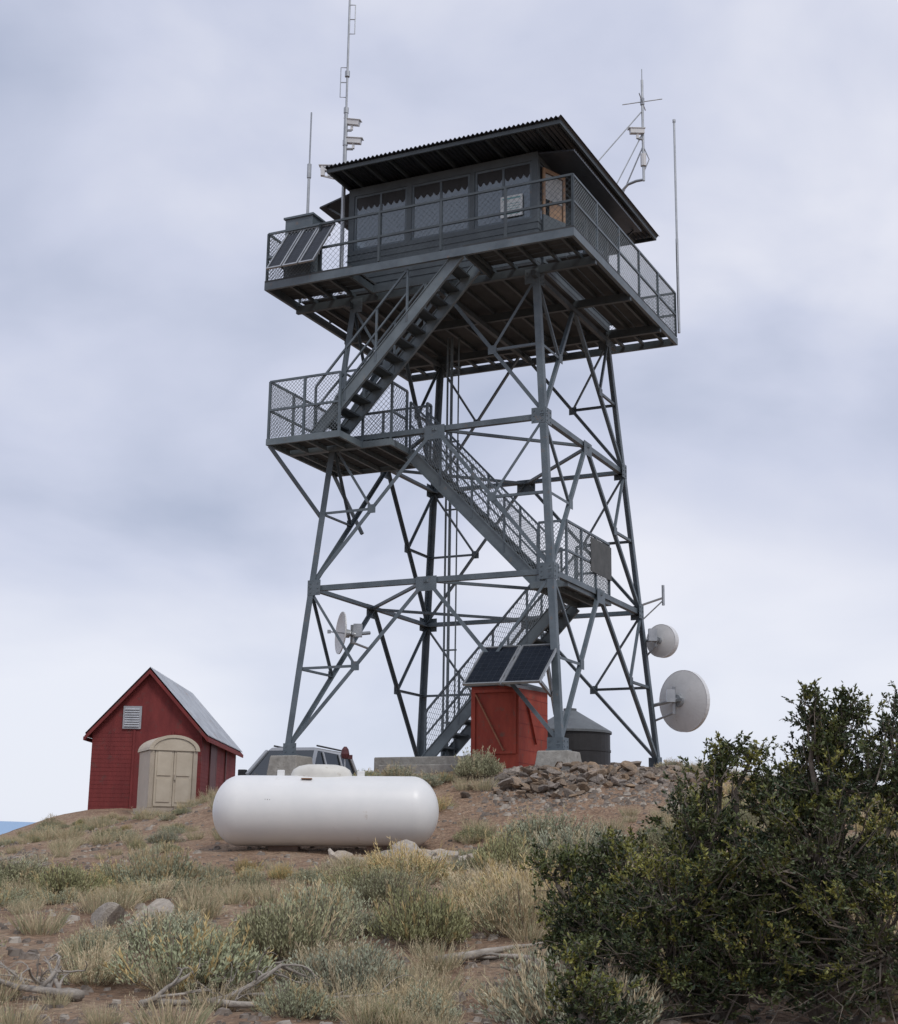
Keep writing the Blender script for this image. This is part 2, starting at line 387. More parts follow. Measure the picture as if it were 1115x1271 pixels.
m=MB();railing(m,[T(A0+.03,B0+.03,ZT),T(A0+.03,B1-.03,ZT)],RH);make('railing',m,[STEEL,WIRE],cat)
m=MB();railing(m,[T(A0+.03,B1-.03,ZT),T(A1-.03,B1-.03,ZT)],RH);make('railing',m,[STEEL,WIRE],cat)

# ---- stairs
def flight(a_top,z_top,a_bot,z_bot,b0,b1,mesh=True,sides=(0,1),h0=0):
    m=MB()
    for b in (b0,b1):
        p=T(a_top,b,z_top-.1);q=T(a_bot,b,z_bot-.02)
        m.beam(p,q,.02,.2)
        sl=(q-p).normalized(); up=E2.cross(sl); up=up if up.z>0 else -up
        m.beam(p+up*.1,q+up*.1,.06,.015); m.beam(p-up*.1,q-up*.1,.06,.015)
    fl=make('stair_flight',m,STEELL,tower)
    m=MB();n=int(round((z_top-z_bot)/.24))
    for i in range(1,n):
        t=i/n;a=a_top+(a_bot-a_top)*t;z=z_top+(z_bot-z_top)*t
        sg=1 if a_bot>a_top else -1
        m.par(T(a-.1,b0+.02,z-.02),E1*.2,E2*(b1-b0-.04),EZ*.035)
        m.par(T(a+.1*sg,b0+.02,z-.06),E1*.01*sg,E2*(b1-b0-.04),EZ*.04)
    make('steps',m,STEELD,fl)
    m=MB()
    for k,b in enumerate((b0,b1)):
        if k not in sides: continue
        p=T(a_top,b,z_top);q=T(a_bot,b,z_bot);h=.9
        p=p.lerp(q,h0)
        n=4 if h0==0 else 3
        for i in range(n+1):
            s=p+(q-p)*(i/n); m.beam(s-EZ*.1,s+EZ*h,.036,.036,up=E1)
        m.beam(p+EZ*h,q+EZ*h,.036,.036);m.beam(p+EZ*h*.5,q+EZ*h*.5,.03,.03)
        if mesh:
            d=q-p
            N=int(Vector((d.x,d.y,0)).length/.075)
            H=h
            for i in range(-8,N+1):
                for sg in(1,-1):
                    t0=max(0,i/N);t1=min(1,(i+9)/N)
                    f0=(t0*N-i)/9;f1=(t1*N-i)/9
                    if t1<=t0: continue
                    if sg<0:f0,f1=1-f0,1-f1
                    m.beam(p+d*t0+EZ*H*f0,p+d*t1+EZ*H*f1,.006,.006,mi=1)
    make('handrail',m,[STEEL,WIRE],fl)
    return fl
L2=Z2-.1; L1=Z1
flight(-.85,ZT,2.02,L2,-2.95,-2.24,mesh=False,h0=.36)
flight(.85,L2,-1.72,L1,-1.45,-.72)
flight(-1.6,L1,1.15,1.66,0.0,.72)
def landing(a0,a1,b0,b1,z):
    m=MB();t=.12
    TB(m,a0,a1,b0,b0+.05,z-t,z);TB(m,a0,a1,b1-.05,b1,z-t,z);TB(m,a0,a0+.05,b0+.051,b1-.051,z-t,z);TB(m,a1-.05,a1,b0+.051,b1-.051,z-t,z)
    a=a0+.3
    while a<a1-.1: TB(m,a,a+.04,b0+.05,b1-.05,z-t,z-.04);a+=.4
    b=b0+.06
    while b+.15<b1-.04: TB(m,a0+.052,a1-.052,b,b+.15,z-.038,z-.005,1);b+=.175
    return m
m=landing(1.45,3.0,-3.03,-2.2,L2);m2=landing(.85,3.0,-2.19,-.5,L2)
m.add(m2.v,[tuple(f) for f in m2.f]);m.m[-len(m2.f):]=m2.m
l2=make('landing',m,[STEELL,PLANK],tower)
m=MB();railing(m,[T(1.48,-3.0,L2),T(2.97,-3.0,L2),T(2.97,-.53,L2),T(.88,-.53,L2),T(.88,-.7,L2)],1.1,.85);make('railing',m,[STEEL,WIRE],l2)
m=MB();railing(m,[T(1.5,-2.1,L2),T(.9,-2.1,L2),T(.9,-1.5,L2)],1.1,.9,mesh=True,wire=.1);make('railing',m,[STEEL,WIRE],l2)
for b in(-2.98,-.62):
    m=MB();m.beam(T(2.95,b,L2-.12),T(2.28,max(b,-2.2),L2-1.35),.06,.06);make('bracket',m,STEEL,l2)
l1=make('landing',landing(-2.3,-1.6,-1.5,.75,L1),[STEELL,PLANK],tower)
m=MB();railing(m,[T(-1.75,-1.48,L1),T(-2.27,-1.48,L1),T(-2.27,.72,L1),T(-1.63,.72,L1)],1.05,.75);make('railing',m,[STEEL,WIRE],l1)
m=MB();TB(m,-2.315,-2.3,-.35,.74,L1+.35,L1+.98);make('gate_panel',m,mat('faded_gray_panel',(.1,.105,.105),(.065,.07,.072),.8,5),l1)

# ---- cab
ca0,ca1,cb0,cb1=-1.9,2.07,-1.88,2.0
ZS,ZH,ZC=ZT+.86,ZT+2.0,ZT+2.16
m=MB();th=.08
def wallrow(m,z0,z1,mi=0):
    TB(m,ca0,ca1,cb0,cb0+th,z0,z1,mi);TB(m,ca0,ca1,cb1-th,cb1,z0,z1,mi);TB(m,ca0,ca0+th,cb0+th+.001,cb1-th-.001,z0,z1,mi);TB(m,ca1-th,ca1,cb0+th+.001,cb1-th-.001,z0,z1,mi)
wallrow(m,ZT+.006,ZS);wallrow(m,ZH,ZC)
for k in range(6):
    z=ZT+.12+k*.13
    TB(m,ca0-.012,ca1+.012,cb0-.012,cb0-.001,z,z+.02);TB(m,ca0-.012,ca0-.001,cb0,cb1,z,z+.02)
for a in(ca0,ca1-.12):
    for b in(cb0,cb1-.12): TB(m,a,a+.12,b,b+.12,ZS+.001,ZH-.001)
for i in(1,2):
    a=ca0+(ca1-ca0)*i/3; b=cb0+(cb1-cb0)*i/3
    for bb in (cb0,cb1-.1): TB(m,a-.05,a+.05,bb,bb+.1,ZS+.001,ZH-.001)
    for aa in (ca0,ca1-.1): TB(m,aa,aa+.1,b-.05,b+.05,ZS+.001,ZH-.001)
TB(m,ca0+.1,ca1-.1,cb0+.1,cb1-.1,ZC-.05,ZC-.01)
cab=make('cab',m,CABW,tower)
def window(P,U,W,zs,zh,inn):
    m=MB();f=.045;d=inn*.04
    P=V(P)+inn*.02
    P0=P+EZ*zs
    m.par(P0,U*W,EZ*f,d);m.par(P0+EZ*(zh-zs-f),U*W,EZ*f,d)
    for x in(0,W/2-f/2,W-f): m.par(P0+U*x+EZ*f,U*f,EZ*(zh-zs-2*f),d)
    m.par(P0+U*.01+inn*.015+EZ*.01,U*(W-.02),EZ*(zh-zs-.02),inn*.006,1)
    H=zh-f
    for half in (0,1):
        x0=f+half*(W/2-f/2);ww=W/2-1.5*f
        K=32
        top=[P+U*(x0+ww*i/K)+inn*.012+EZ*H for i in range(K+1)]
        bot=[P+U*(x0+ww*i/K)+inn*.012+EZ*(H-.17-.09*abs(math.sin(math.pi*i/8))) for i in range(K+1)]
        for i in range(K): m.add([top[i],top[i+1],bot[i+1],bot[i]],[(0,1,2,3)],2)
    make('window',m,[STEEL,GLASS,BLACK],cab)
w=(ca1-ca0)
for i in range(3):
    x0=ca0+w*i/3+(.12 if i==0 else .05);x1=ca0+w*(i+1)/3-(.12 if i==2 else .05)
    window(T(x0,cb0,0),E1,x1-x0,ZS,ZH,E2);window(T(x0,cb1,0),E1,x1-x0,ZS,ZH,-E2)
w=cb1-cb0
for i in range(3):
    x0=cb0+w*i/3+(.12 if i==0 else .05);x1=cb0+w*(i+1)/3-(.12 if i==2 else .05)
    window(T(ca0,x0,0),E2,x1-x0,ZS,ZH,E1);window(T(ca1,x0,0),E2,x1-x0,ZS,ZH,-E1)
m=MB();ra0,ra1,rb0,rb1=-2.7,2.18,-2.72,2.95
n=int((ra1-ra0)/.0225);zr=12.70
for i in range(n):
    x0=ra0+(ra1-ra0)*i/n;x1=ra0+(ra1-ra0)*(i+1)/n
    h0=.022*math.sin(x0*2*math.pi/.09);h1=.022*math.sin(x1*2*math.pi/.09)
    m.add([T(x0,rb0,zr+h0),T(x1,rb0,zr+h1),T(x1,rb1,zr+h1),T(x0,rb1,zr+h0),T(x0,rb0,zr+h0-.012),T(x1,rb0,zr+h1-.012),T(x1,rb1,zr+h1-.012),T(x0,rb1,zr+h0-.012)],
      [(0,3,2,1),(4,5,6,7),(0,1,5,4),(3,7,6,2)])
roof=make('roof',m,ROOFD,cab)
m=MB()
TB(m,ra0+.05,ra1-.05,rb0+.06,rb0+.1,zr-.11,zr-.035);TB(m,ra0+.05,ra1-.05,rb1-.1,rb1-.06,zr-.11,zr-.035)
TB(m,ra0+.05,ra0+.09,rb0+.101,rb1-.101,zr-.11,zr-.035);TB(m,ra1-.09,ra1-.05,rb0+.101,rb1-.101,zr-.11,zr-.035)
a=ra0+.5
while a<ra1-.1: TB(m,a,a+.04,rb0+.101,rb1-.101,zr-.1,zr-.036);a+=.5
make('roof_frame',m,STEELD,cab)
def shutter(P,U,W,out,drop,dep):
    m=MB(); d=out*dep-EZ*drop
    m.par(P,U*W,d,EZ*.03)
    k=int(W/.09)
    for i in range(k): m.par(V(P)+U*(W*(i+.3)/k)+EZ*.031,U*.035,d,EZ*.02)
    m.beam(V(P)+U*.1+d*.8,V(P)+U*.1-EZ*.5,.03,.03)
    make('shutter',m,ROOFD,cab)
shutter(T(ca1+.01,cb0,ZC-.1),E2,cb1-cb0,E1,.16,.66)
shutter(T(ca0-.01,cb1,ZC-.06),-E2,cb1-cb0,-E1,.08,.7)
shutter(T(ca0,cb1+.01,ZC-.08),E1,ca1-ca0,E2,.14,.7)
m=MB()
TB(m,-.4,.5,-.4,.4,ZT+.01,ZT+1.0);TB(m,-.15,.15,-.15,.15,ZT+1.0,ZT+1.35)
make('fire_finder_table',m,BROWNW,cab)
m=MB();TB(m,1.2,1.9,1.1,1.85,ZT+.01,ZT+1.1);make('cupboard',m,BROWNW,cab)
m=MB()
dP=T(ca0-.02,-1.72,ZT+.02);dU=(E2*.93-E1*.36).normalized()*.6;dN=dU.cross(EZ).normalized()*.035
m.par(dP,dU,EZ*.95,dN);m.par(dP+EZ*.951,dU*.1,EZ*.93,dN,2);m.par(dP+dU*.9+EZ*.951,dU*.1,EZ*.93,dN,2);m.par(dP+dU*.101+EZ*1.8,dU*.798,EZ*.08,dN,2)
m.par(dP+dU*.12+EZ*1.28+dN*.3,dU*.76,EZ*.5,dN*.3,1)
m.par(dP+dU*.3+EZ*.96+dN*.3,dU*.55,EZ*.3,dN*.3,2)
make('door',m,[CABW,mat('pale_interior_pane',(.4,.41,.4),(.2,.21,.21),.6,7),mat('tan_door_wood',(.3,.19,.11),(.2,.12,.07),.6,6)],cab)
m=MB();p=T(-1.6,cb0-.004,ZS+.1)
m.par(p,E1*.44,EZ*.42,E2*.004)
for k in range(5): m.par(p+E1*(.05)+EZ*(.05+k*.05)-E2*.003,E1*(.34-.06*(k%2)),EZ*.011,E2*.002,1)
m.par(p+E1*.04+EZ*.35-E2*.003,E1*.36,EZ*.03,E2*.002,1)
make('notice_sign',m,[mat('sign_paper',(.62,.65,.65),(.52,.55,.56),.7,5),mat('sign_ink',(.14,.34,.36),rough=.6)],cab)
m=MB()
m.lathe([(0.0,0),(.04,0),(.045,.12),(.02,.2),(.02,.26),(0,.26)],Matrix.Translation(T(-.55,cb0+.16,ZS)),12)
make('green_bottle',m,mat('green_glass',(.1,.4,.25),rough=.2),cab,smooth=True)
for aa,hh_,ww_ in((.9,.12,.45),(1.5,.2,.18),(.2,.16,.2)):
    m=MB();TB(m,aa,aa+ww_,cb0+.1,cb0+.3,ZS+.005,ZS+hh_);make('shelf_box',m,BEIGE,cab)

# ------------------------------------------------------------------ solar panels
def solar(name,P,U,W,D,nsplit,label,legs):
    P=V(P);U=V(U).normalized();D=V(D);H=D.length;Dn=D.normalized();Nn=U.cross(Dn).normalized()
    if Nn.z<0: Nn=-Nn
    r=root(name,P,label,'solar panel')
    ww=(W-.03*(nsplit-1))/nsplit
    for k in range(nsplit):
        q=P+U*(k*(ww+.03))
        m=MB();f=.03
        m.par(q,U*ww,Dn*f,Nn*.04);m.par(q+Dn*(H-f),U*ww,Dn*f,Nn*.04);m.par(q+Dn*f,U*f,Dn*(H-2*f),Nn*.04);m.par(q+U*(ww-f)+Dn*f,U*f,Dn*(H-2*f),Nn*.04)
        fr=make('panel_frame',m,GALV,r)
        m=MB();c=q+U*f+Dn*f+Nn*.025
        m.poly([c,c+U*(ww-2*f),c+U*(ww-2*f)+Dn*(H-2*f),c+Dn*(H-2*f)]);m.poly([x-Nn*.012 for x in (c,c+Dn*(H-2*f),c+U*(ww-2*f)+Dn*(H-2*f),c+U*(ww-2*f))])
        o=make('cell_sheet',m,SOLAR,fr)
        uv=o.data.uv_layers.new(name='UVMap')
        for i,uvc in enumerate([(0,0),(ww,0),(ww,H),(0,H),(0,0),(0,H),(ww,H),(ww,0)]): uv.data[i].uv=uvc
    m=MB()
    for t in(.25,.75): m.beam(P+U*.02+Dn*H*t-Nn*.025,P+U*(W-.02)+Dn*H*t-Nn*.025,.04,.04)
    for a_,b_ in legs: m.beam(a_,b_,.05,.05)
    make('mounting_frame',m,GALV,r)
    return r
P=T(-1.12,-3.2,2.62);sl=E2*.86+EZ*.72
solar('solar_array',P,-E1,1.36,sl,2,'two tilted dark solar panels above the red utility box',
 [(P+sl*.25-E1*.2-EZ*.05,T(-1.35,-2.1,2.75)),(P+sl*.25-E1*1.2-EZ*.05,T(-2.35,-2.4,2.5)),(P+sl*.75-E1*.2-EZ*.05,T(-1.3,-1.9,2.75)),(P+sl*.75-E1*1.2-EZ*.05,T(-2.4,-2.35,2.2)),(T(-1.3,-2.05,2.78),T(-2.4,-2.45,2.55))])
P=T(3.0,-3.25,10.53);sl=E2*.28+EZ*.8
solar('solar_array',P,-E1,1.02,sl+E1*-.28,3,'small tilted solar panels fixed to the catwalk railing corner',
 [(P+sl*.8-E1*.2,T(2.9,-3.0,ZT+.3)),(P+sl*.3-E1*.5,T(2.6,-3.0,ZT+.3))])
m=MB();TB(m,2.32,2.92,-2.8,-2.4,ZT+.02,ZT+1.3);TB(m,2.29,2.95,-2.83,-2.37,ZT+1.301,ZT+1.34)
o=make('equipment_cabinet',m,STEEL,origin=T(2.6,-2.6,ZT));tag(o,'gray-green metal equipment cabinet standing on the catwalk','cabinet')

# ------------------------------------------------------------------ antennas
def camera_head(m,p,d):
    p=V(p);d=V(d).normalized()
    m.beam(p-d*.14,p+d*.16,.1,.1,mi=1);m.beam(p-d*.16+EZ*.06,p+d*.2+EZ*.06,.13,.012,mi=1);m.beam(p-EZ*.16,p-EZ*.05,.05,.05,mi=1)
def loop(m,p,h,off,r=.008):
    p=V(p);m.tube([p,p+off,p+off+EZ*h,p+EZ*h],r,5); m.tube([p+EZ*h*.5,p+off+EZ*h*.5],r,5)
B_=T(2.16,-1.95,0);bx,by=B_.x,B_.y
r=root('antenna_mast',(bx,by,ZT),'tall slim mast with folded dipole antennas and cameras beside cab','antenna')
m=MB();m.tube([(bx,by,ZT+.0),(bx,by,14.3)],.04,8);m.tube([(bx,by,14.3),(bx,by,17.6)],.022,8)
for z in(13.0,13.5,14.2,15.0): m.tube([(bx,by,z),(bx,by,z+.12)],.05,8)
make('mast',m,GALV,r)
for z in(14.55,15.95):
    m=MB();o_=V((-.13,0,0)) if z<15 else V((.12,0,0));loop(m,(bx,by,z),.65,o_,.011);make('dipole_antenna',m,GALV,r)
for (dx,z,d) in((.12,13.95,(1,-.3,-.25)),(.16,13.55,(1,-.2,-.15)),(-.3,12.95,(-1,.1,.05))):
    m=MB();m.tube([(bx,by,z-.12),(bx+dx,by,z-.12)],.025,6);camera_head(m,(bx+dx,by,z+.05),d);make('camera',m,[GALV,WHITEP],r)
m=MB();m.tube([(bx,by,12.75),(bx-.42,by,12.85)],.02,6);m.box((bx-.42,by,12.95),.08,.08,.2);make('antenna_arm',m,WHITEP,r)
bx,by=-2.92,27.0
r=root('whip_antenna',(bx,by,ZT),'thin white whip antenna on the catwalk railing','antenna')
m=MB();m.tube([(bx,by,ZT+.2),(bx,by,13.5)],.03,7);m.tube([(bx,by,13.5),(bx,by,14.65)],.018,6);m.tube([(bx,by,13.2),(bx,by,13.5)],.045,7);make('mast',m,GALV,r)
P=T(A0-.02,B1+.04,0);r=root('whip_antenna',(P.x,P.y,ZT),'tall slender whip antenna clamped to the catwalk corner post','antenna')
m=MB();m.tube([(P.x,P.y,ZT+.1),(P.x,P.y,12.6)],.03,7);m.tube([(P.x,P.y,12.6),(P.x,P.y,15.3)],.024,7);m.tube([(P.x,P.y,15.28),(P.x,P.y,15.34)],.035,7);make('mast',m,GALV,r)
P=T(-2.76,1.75,0);x,y=P.x,P.y
r=root('antenna_mast',(x,y,12.7),'braced roof mast with crossed antenna rods and a camera','antenna')
m=MB();m.tube([(x,y,13.42),(x,y,15.7)],.028,7)
Q=[T(-2.25,1.75,12.72),T(-2.25,1.75,13.1),T(-2.3,1.75,13.3),T(-2.42,1.75,13.41),T(-2.6,1.75,13.45),V((x,y,13.45))]
m.tube(Q,.03,7);m.tube([Q[1],(x,y,14.2)],.016,6)
m.tube([(x,y,15.0),T(-1.7,.3,12.72)],.014,5);m.tube([(x,y,14.5),T(-2.1,1.2,12.72)],.014,5)
m.tube([(x,y,13.6),V((x+.12,y,13.9)),(x,y,14.2)],.012,5)
make('mast',m,GALV,r)
m=MB();d=V((1,.2,.28)).normalized();c=V((x,y,15.2));m.tube([c-d*.45,c+d*.45],.012,5);d2=V((.3,1,.05)).normalized();m.tube([c-d2*.4,c+d2*.4],.012,5);m.tube([(x,y,15.7),(x,y,15.95)],.01,5);m.tube([(x,y,15.13),(x,y,15.28)],.045,6);make('antenna_rods',m,GALV,r)
m=MB();camera_head(m,(x-.12,y-.05,14.5),(-1,-.2,-.1));m.tube([(x,y,14.35),(x-.12,y-.05,14.35)],.03,6);make('camera',m,[GALV,WHITEP],r)
m=MB();m.tube([(x,y,13.75),(x,y,14.02)],.06,8);make('radio_unit',m,WHITEP,r)

# ------------------------------------------------------------------ dishes
def dish(name,c,nrm,R,label,anchor,rim=0,feed=False):
    c=V(c);nrm=V(nrm).normalized();q=nrm.to_track_quat('Z','Y').to_matrix().to_4x4();M=Matrix.Translation(c)@q
    r=root(name,c,label,'dish antenna')
    m=MB();k=10;dep=R*.2
    prof=[(R*i/k,dep*(i/k)**2-dep) for i in range(k+1)]
    prof+=[(R,rim),(R+.015,rim),(R+.015,-.02),(R,-.02)]+[(R*i/k,dep*(i/k)**2-dep-.02) for i in range(k,-1,-1)]
    m.lathe(prof,M,40)
    rf=make('reflector',m,WHITEP,r,smooth=False)
    if rim:
        m=MB();m.lathe([(0,rim*.9),(R-.003,rim*.85)],M,32);make('radome',m,WHITEP,r)
    m=MB()
    m.lathe([(0,-dep-.1),(R*.2,-dep-.1),(R*.22,-dep-.01)],M,16)
    b=M@V((0,0,-dep-.02))
    m.tube([b-nrm*.02,b-nrm*.2],.05,8)
    s_=nrm.cross(EZ).normalized()
    m.beam(b-nrm*.14-EZ*R*.45,b-nrm*.14+EZ*R*.45,.07,.05,up=E1)
    m.beam(b-nrm*.12-s_*R*.35,b-nrm*.12+s_*R*.35,.05,.05)
    m.tube([b-nrm*.16,anchor],.035,7);m.tube([b-nrm*.14-EZ*R*.4,V(anchor)-EZ*.3],.022,6)
    m.box(b-nrm*.24+EZ*.08,.16,.12,.24)
    make('mount',m,GALV,r)
    if feed:
        m=MB();f=M@V((0,0,R*.55))
        m.tube([M@V((0,0,-dep)),f],.012,5);m.box(f,.06,.06,.06);make('feed_horn',m,GALV,r)
dish('satellite_dish',(4.57,28.05,2.88),(.74,.64,.03),.58,'large round gray-white microwave dish on the tower leg',lp('R',2.8),.07)
dish('satellite_dish',(4.17,28.1,4.05),(.6,.76,.02),.31,'small white shrouded microwave dish on the tower leg',lp('R',4.05),.12)
dish('satellite_dish',(-1.98,26.6,3.9),(-.93,-.3,.05),.38,'small white dish seen edge-on inside the tower',(-1.45,26.9,3.95),0,True)
m=MB();p=lp('R',4.75)
m.tube([p,p+V((.42,.0,.15)),],.022,6);m.tube([p+V((.42,0,-.0)),p+V((.42,0,.4))],.03,7);m.tube([p-EZ*.3,p+V((.42,0,.1))],.015,6)
o=make('antenna_bracket',m,GALV,origin=p);tag(o,'short galvanised pipe bracket on the tower leg','bracket')

# ------------------------------------------------------------------ red utility box
rb=root('utility_box',T(-1.1,-1.4,1.3),'red painted wooden utility box under the tower','shed')
a0,a1,b0,b1=-1.62,-.74,-2.05,-.75;zb_,zt_=1.2,2.74
m=MB();TB(m,a0,a1,b0,b1,zb_,zt_)
for i in range(6):
    z=zb_+.25+i*.22; TB(m,a0-.003,a0-.001,b0,b1,z,z+.006,1)
make('wall',m,[REDB,RED],rb)
m=MB();TB(m,a0-.06,a1+.06,b0-.06,b1+.06,zt_+.001,zt_+.05);make('lid',m,STEELD,rb)
m=MB();p=T(a1-.04,b0-.03,zb_+.4);m.par(p,-E1*.8,EZ*.05,E2*.02);m.par(p+EZ*1.03,-E1*.8,EZ*.05,E2*.02)
m.beam(T(a1-.1,b0-.034,zb_+1.4),T(a1-.62,b0-.034,zb_+.45),.02,.04,up=E2,mi=1);m.par(p+EZ*.051,E1*-.05,EZ*.978,E2*.018);m.par(p-E1*.75+EZ*.051,E1*-.05,EZ*.978,E2*.018)
make('door',m,[REDB,mat('tan_brace_board',(.36,.16,.09),(.25,.1,.06),.8,6)],rb)
m=MB();m.beam(T(a0-.03,b0+.25,zb_+1.35),T(a0-.03,b0+.7,zb_+.6),.02,.04,up=E1);make('side_batten',m,REDB,rb)
m=MB();TB(m,-.35,1.75,-.9,1.1,.9,1.66);TB(m,-.1,1.5,-1.2,-.901,.9,1.5)
o=make('concrete_pad',m,CONC,origin=T(.7,0,1.3),bevel=.02);tag(o,'rough concrete pad at the foot of the tower stairs','concrete slab')
c=V((2.8,33,0));r=root('water_tank',(c.x,c.y,1.3),'round dark water tank with a conical gray lid','tank')
M=Matrix.Translation(c);TR_=.9
m=MB();m.lathe([(TR_,1.0),(TR_,1.7),(TR_+.015,1.7),(TR_+.015,1.75),(TR_,1.75),(TR_,2.2),(TR_+.015,2.2),(TR_+.015,2.25),(TR_,2.25),(TR_,2.66)],M,40);make('tank_wall',m,BLACK,r,smooth=False)
m=MB();m.lathe([(TR_+.04,2.61),(TR_+.04,2.66),(.15,3.13),(.15,3.18),(0,3.2)],M,40);make('tank_lid',m,mat('dull_tank_lid',(.13,.145,.155),(.085,.095,.105),.6,4),r)

# ------------------------------------------------------------------ propane tank
tc=V((-1.58,19.7,.5));R=.46;Lh=1.5
r=root('propane_tank',(tc.x,tc.y,.0),'large white horizontal propane tank with rounded ends on blocks','tank')
m=MB();prof=[];e=.36
for i in range(15):
    an=math.pi/2*i/14; prof.append((R*math.sin(an),-Lh+e*(1-math.cos(an))))
for zz_ in np.linspace(-Lh+e,Lh-e,9)[1:-1]: prof.append((R,float(zz_)))
for i in range(14,-1,-1):
    an=math.pi/2*i/14; prof.append((R*math.sin(an),Lh-e*(1-math.cos(an))))
TR=Matrix.Translation(tc)@Matrix.Rotation(math.radians(2),4,'Z')@Matrix.Rotation(math.radians(-.5),4,'Y')@Matrix.Rotation(math.pi/2,4,'Y')
m.lathe(prof,TR,56);make('tank_body',m,WHITE,r,smooth=True)
m=MB();dc=tc+V((-.08,.05,R-.03))
m.lathe([(.0,.18),(.2,.178),(.31,.155),(.38,.11),(.41,.05),(.41,-.03)],Matrix.Translation(dc)@Matrix.Diagonal((1,.5,1,1)),32);make('valve_cover',m,mat('cream_cover_paint',(.66,.65,.6),(.56,.55,.51),.5,5,dirt=((.4,.36,.3),6,.6)),r,smooth=True)
for dx in(-.62,.45):
    m=MB();m.box(tc+V((dx,0,R+.02)),.1,.02,.1);make('lifting_lug',m,WHITE,r,bevel=.008)
m=MB();p=tc+V((-.25,-.24,R-.05));m.box(p,.14,.07,.012);make('data_plate',m,BROWNW,r)
BLK=mat('rusty_blocks',(.17,.11,.08),(.1,.065,.05),.9,6,bump=.3)
for dx in (-.55,.75):
    m=MB();m.box(tc+V((dx,.12,-R-.09)),.4,.4,.22);make('support_block',m,BLK,r,bevel=.01)
m=MB();p=tc+V((-.78,-R-.004,.08));
m.tube([p,p+V((.02,0,.05)),p+V((.05,0,.03)),p+V((.03,0,-.01)),p],.005,4);m.tube([p+V((.05,0,.05)),p+V((.05,0,-.02))],.005,4);m.tube([p+V((.08,0,.05)),p+V((.08,0,-.01)),p+V((.1,0,-.01))],.004,4)
make('painted_mark',m,BLACK,r)

# ------------------------------------------------------------------ red shed
SX=.32
sh=root('red_shed',(-8.4+SX,43,.9),'weathered red gabled shed with corrugated metal roof','shed')
x0,x1,y0,y1=-9.97+SX,-6.97+SX,40.0,46.6;zb_,ze,zp=.2,3.18,4.82;xm=(x0+x1)/2
m=MB()
def prism(m,x0,x1,y0,y1,zb,ze,zp,mi=0):
    xm=(x0+x1)/2
    A=[(x0,y0,zb),(x1,y0,zb),(x1,y0,ze),(xm,y0,zp),(x0,y0,ze)];B=[(x,y1,z) for x,_,z in A]
    m.add(A+B,[(0,1,2,3,4),(9,8,7,6,5),(0,5,6,1),(1,6,7,2),(4,3,8,9),(2,7,8,3),(0,4,9,5)],mi)
prism(m,x0,x1,y0,y1,zb_,ze-.02,zp-.06)
for i in range(20):
    z=.95+i*.115+rnd.uniform(-.004,.004)
    if z<ze-.1: m.par((x0-.003,y0-.005,z),(x1-x0+.006,0,0),(0,.004,0),(0,0,.006),1);m.par((x1+.001,y0,z),(.004,0,0),(0,y1-y0,0),(0,0,.006),1)
wall=make('wall',m,[RED,RED],sh)
m=MB();ov=.26
sl=V((x1-xm,0,ze-zp));sn=sl.normalized()
Lr=y1-y0+.4
for sg in(-1,1):
    d=V((sl.x*sg,0,sl.z)); d2=V((sn.x*sg,0,sn.z))*ov; top=V((xm,y0-.2,zp)); k=120
    for i in range(k):
        ya=Lr*i/k;yb=Lr*(i+1)/k;ha=.022*math.sin(i*math.pi/2);hb=.022*math.sin((i+1)*math.pi/2)
        p=top+V((0,ya,ha));q=top+V((0,yb,hb))
        m.add([p,q,q+d+d2,p+d+d2],[(0,1,2,3) if sg<0 else (0,3,2,1)])
make('roof',m,mat('corrugated_zinc',(.46,.49,.52),(.3,.32,.35),.5,2,metal=.3,dirt=((.3,.22,.18),2.5,.58)),sh,smooth=False)
m=MB()
for sg in(-1,1):
    d=V((sl.x*sg,0,sl.z))+V((sn.x*sg,0,sn.z))*ov; p=V((xm,y0-.19,zp-.05))
    m.par(p-V((0,0,.13)),d,(0,.03,0),(0,0,.12)); m.par(p+V((0,Lr-.05,-.13)),d,(0,.03,0),(0,0,.12))
    e_=p+d; m.par(e_-V((0,0,.13)),(0,Lr-.02,0),(.03*sg,0,0),(0,0,.1))
    m.par(V((xm,y0-.16,zp-.075)),d,(0,Lr-.06,0),(0,0,.012))
make('fascia',m,RED,sh)
m=MB();vx,vz=xm-.44,3.45;m.box((vx,y0-.03,vz),.5,.03,.62)
make('vent_frame',m,mat('gray_vent_frame',(.4,.42,.45),(.3,.32,.35),.7),sh)
m=MB()
for i in range(8): m.par((vx-.2,y0-.075,vz-.25+i*.065),(.4,0,0),(0,.03,.03),(0,0,.012))
make('vent_slats',m,mat('vent_slat_paint',(.5,.52,.56),(.36,.38,.41)),sh)
m=MB();m.box((x0+1.15,y0-.035,1.9),.06,.03,2.4);m.box((x0+2.2,y0-.035,1.9),.06,.03,2.4);m.box((x0+1.66,y0-.02,1.9),1.0,.02,2.35);make('door',m,RED,sh)
BT=mat('brown_trim',(.12,.045,.04),(.08,.03,.03))
m=MB();m.box((x1+.03,41.9,1.8),.02,.9,2.2)
for yy in(41.4,42.4): m.box((x1+.03,yy,1.85),.03,.12,2.4)
make('side_door',m,BT,sh)
m=MB();m.box((x1+.03,44.3,1.85),.03,.12,2.4);make('corner_trim',m,BT,sh)
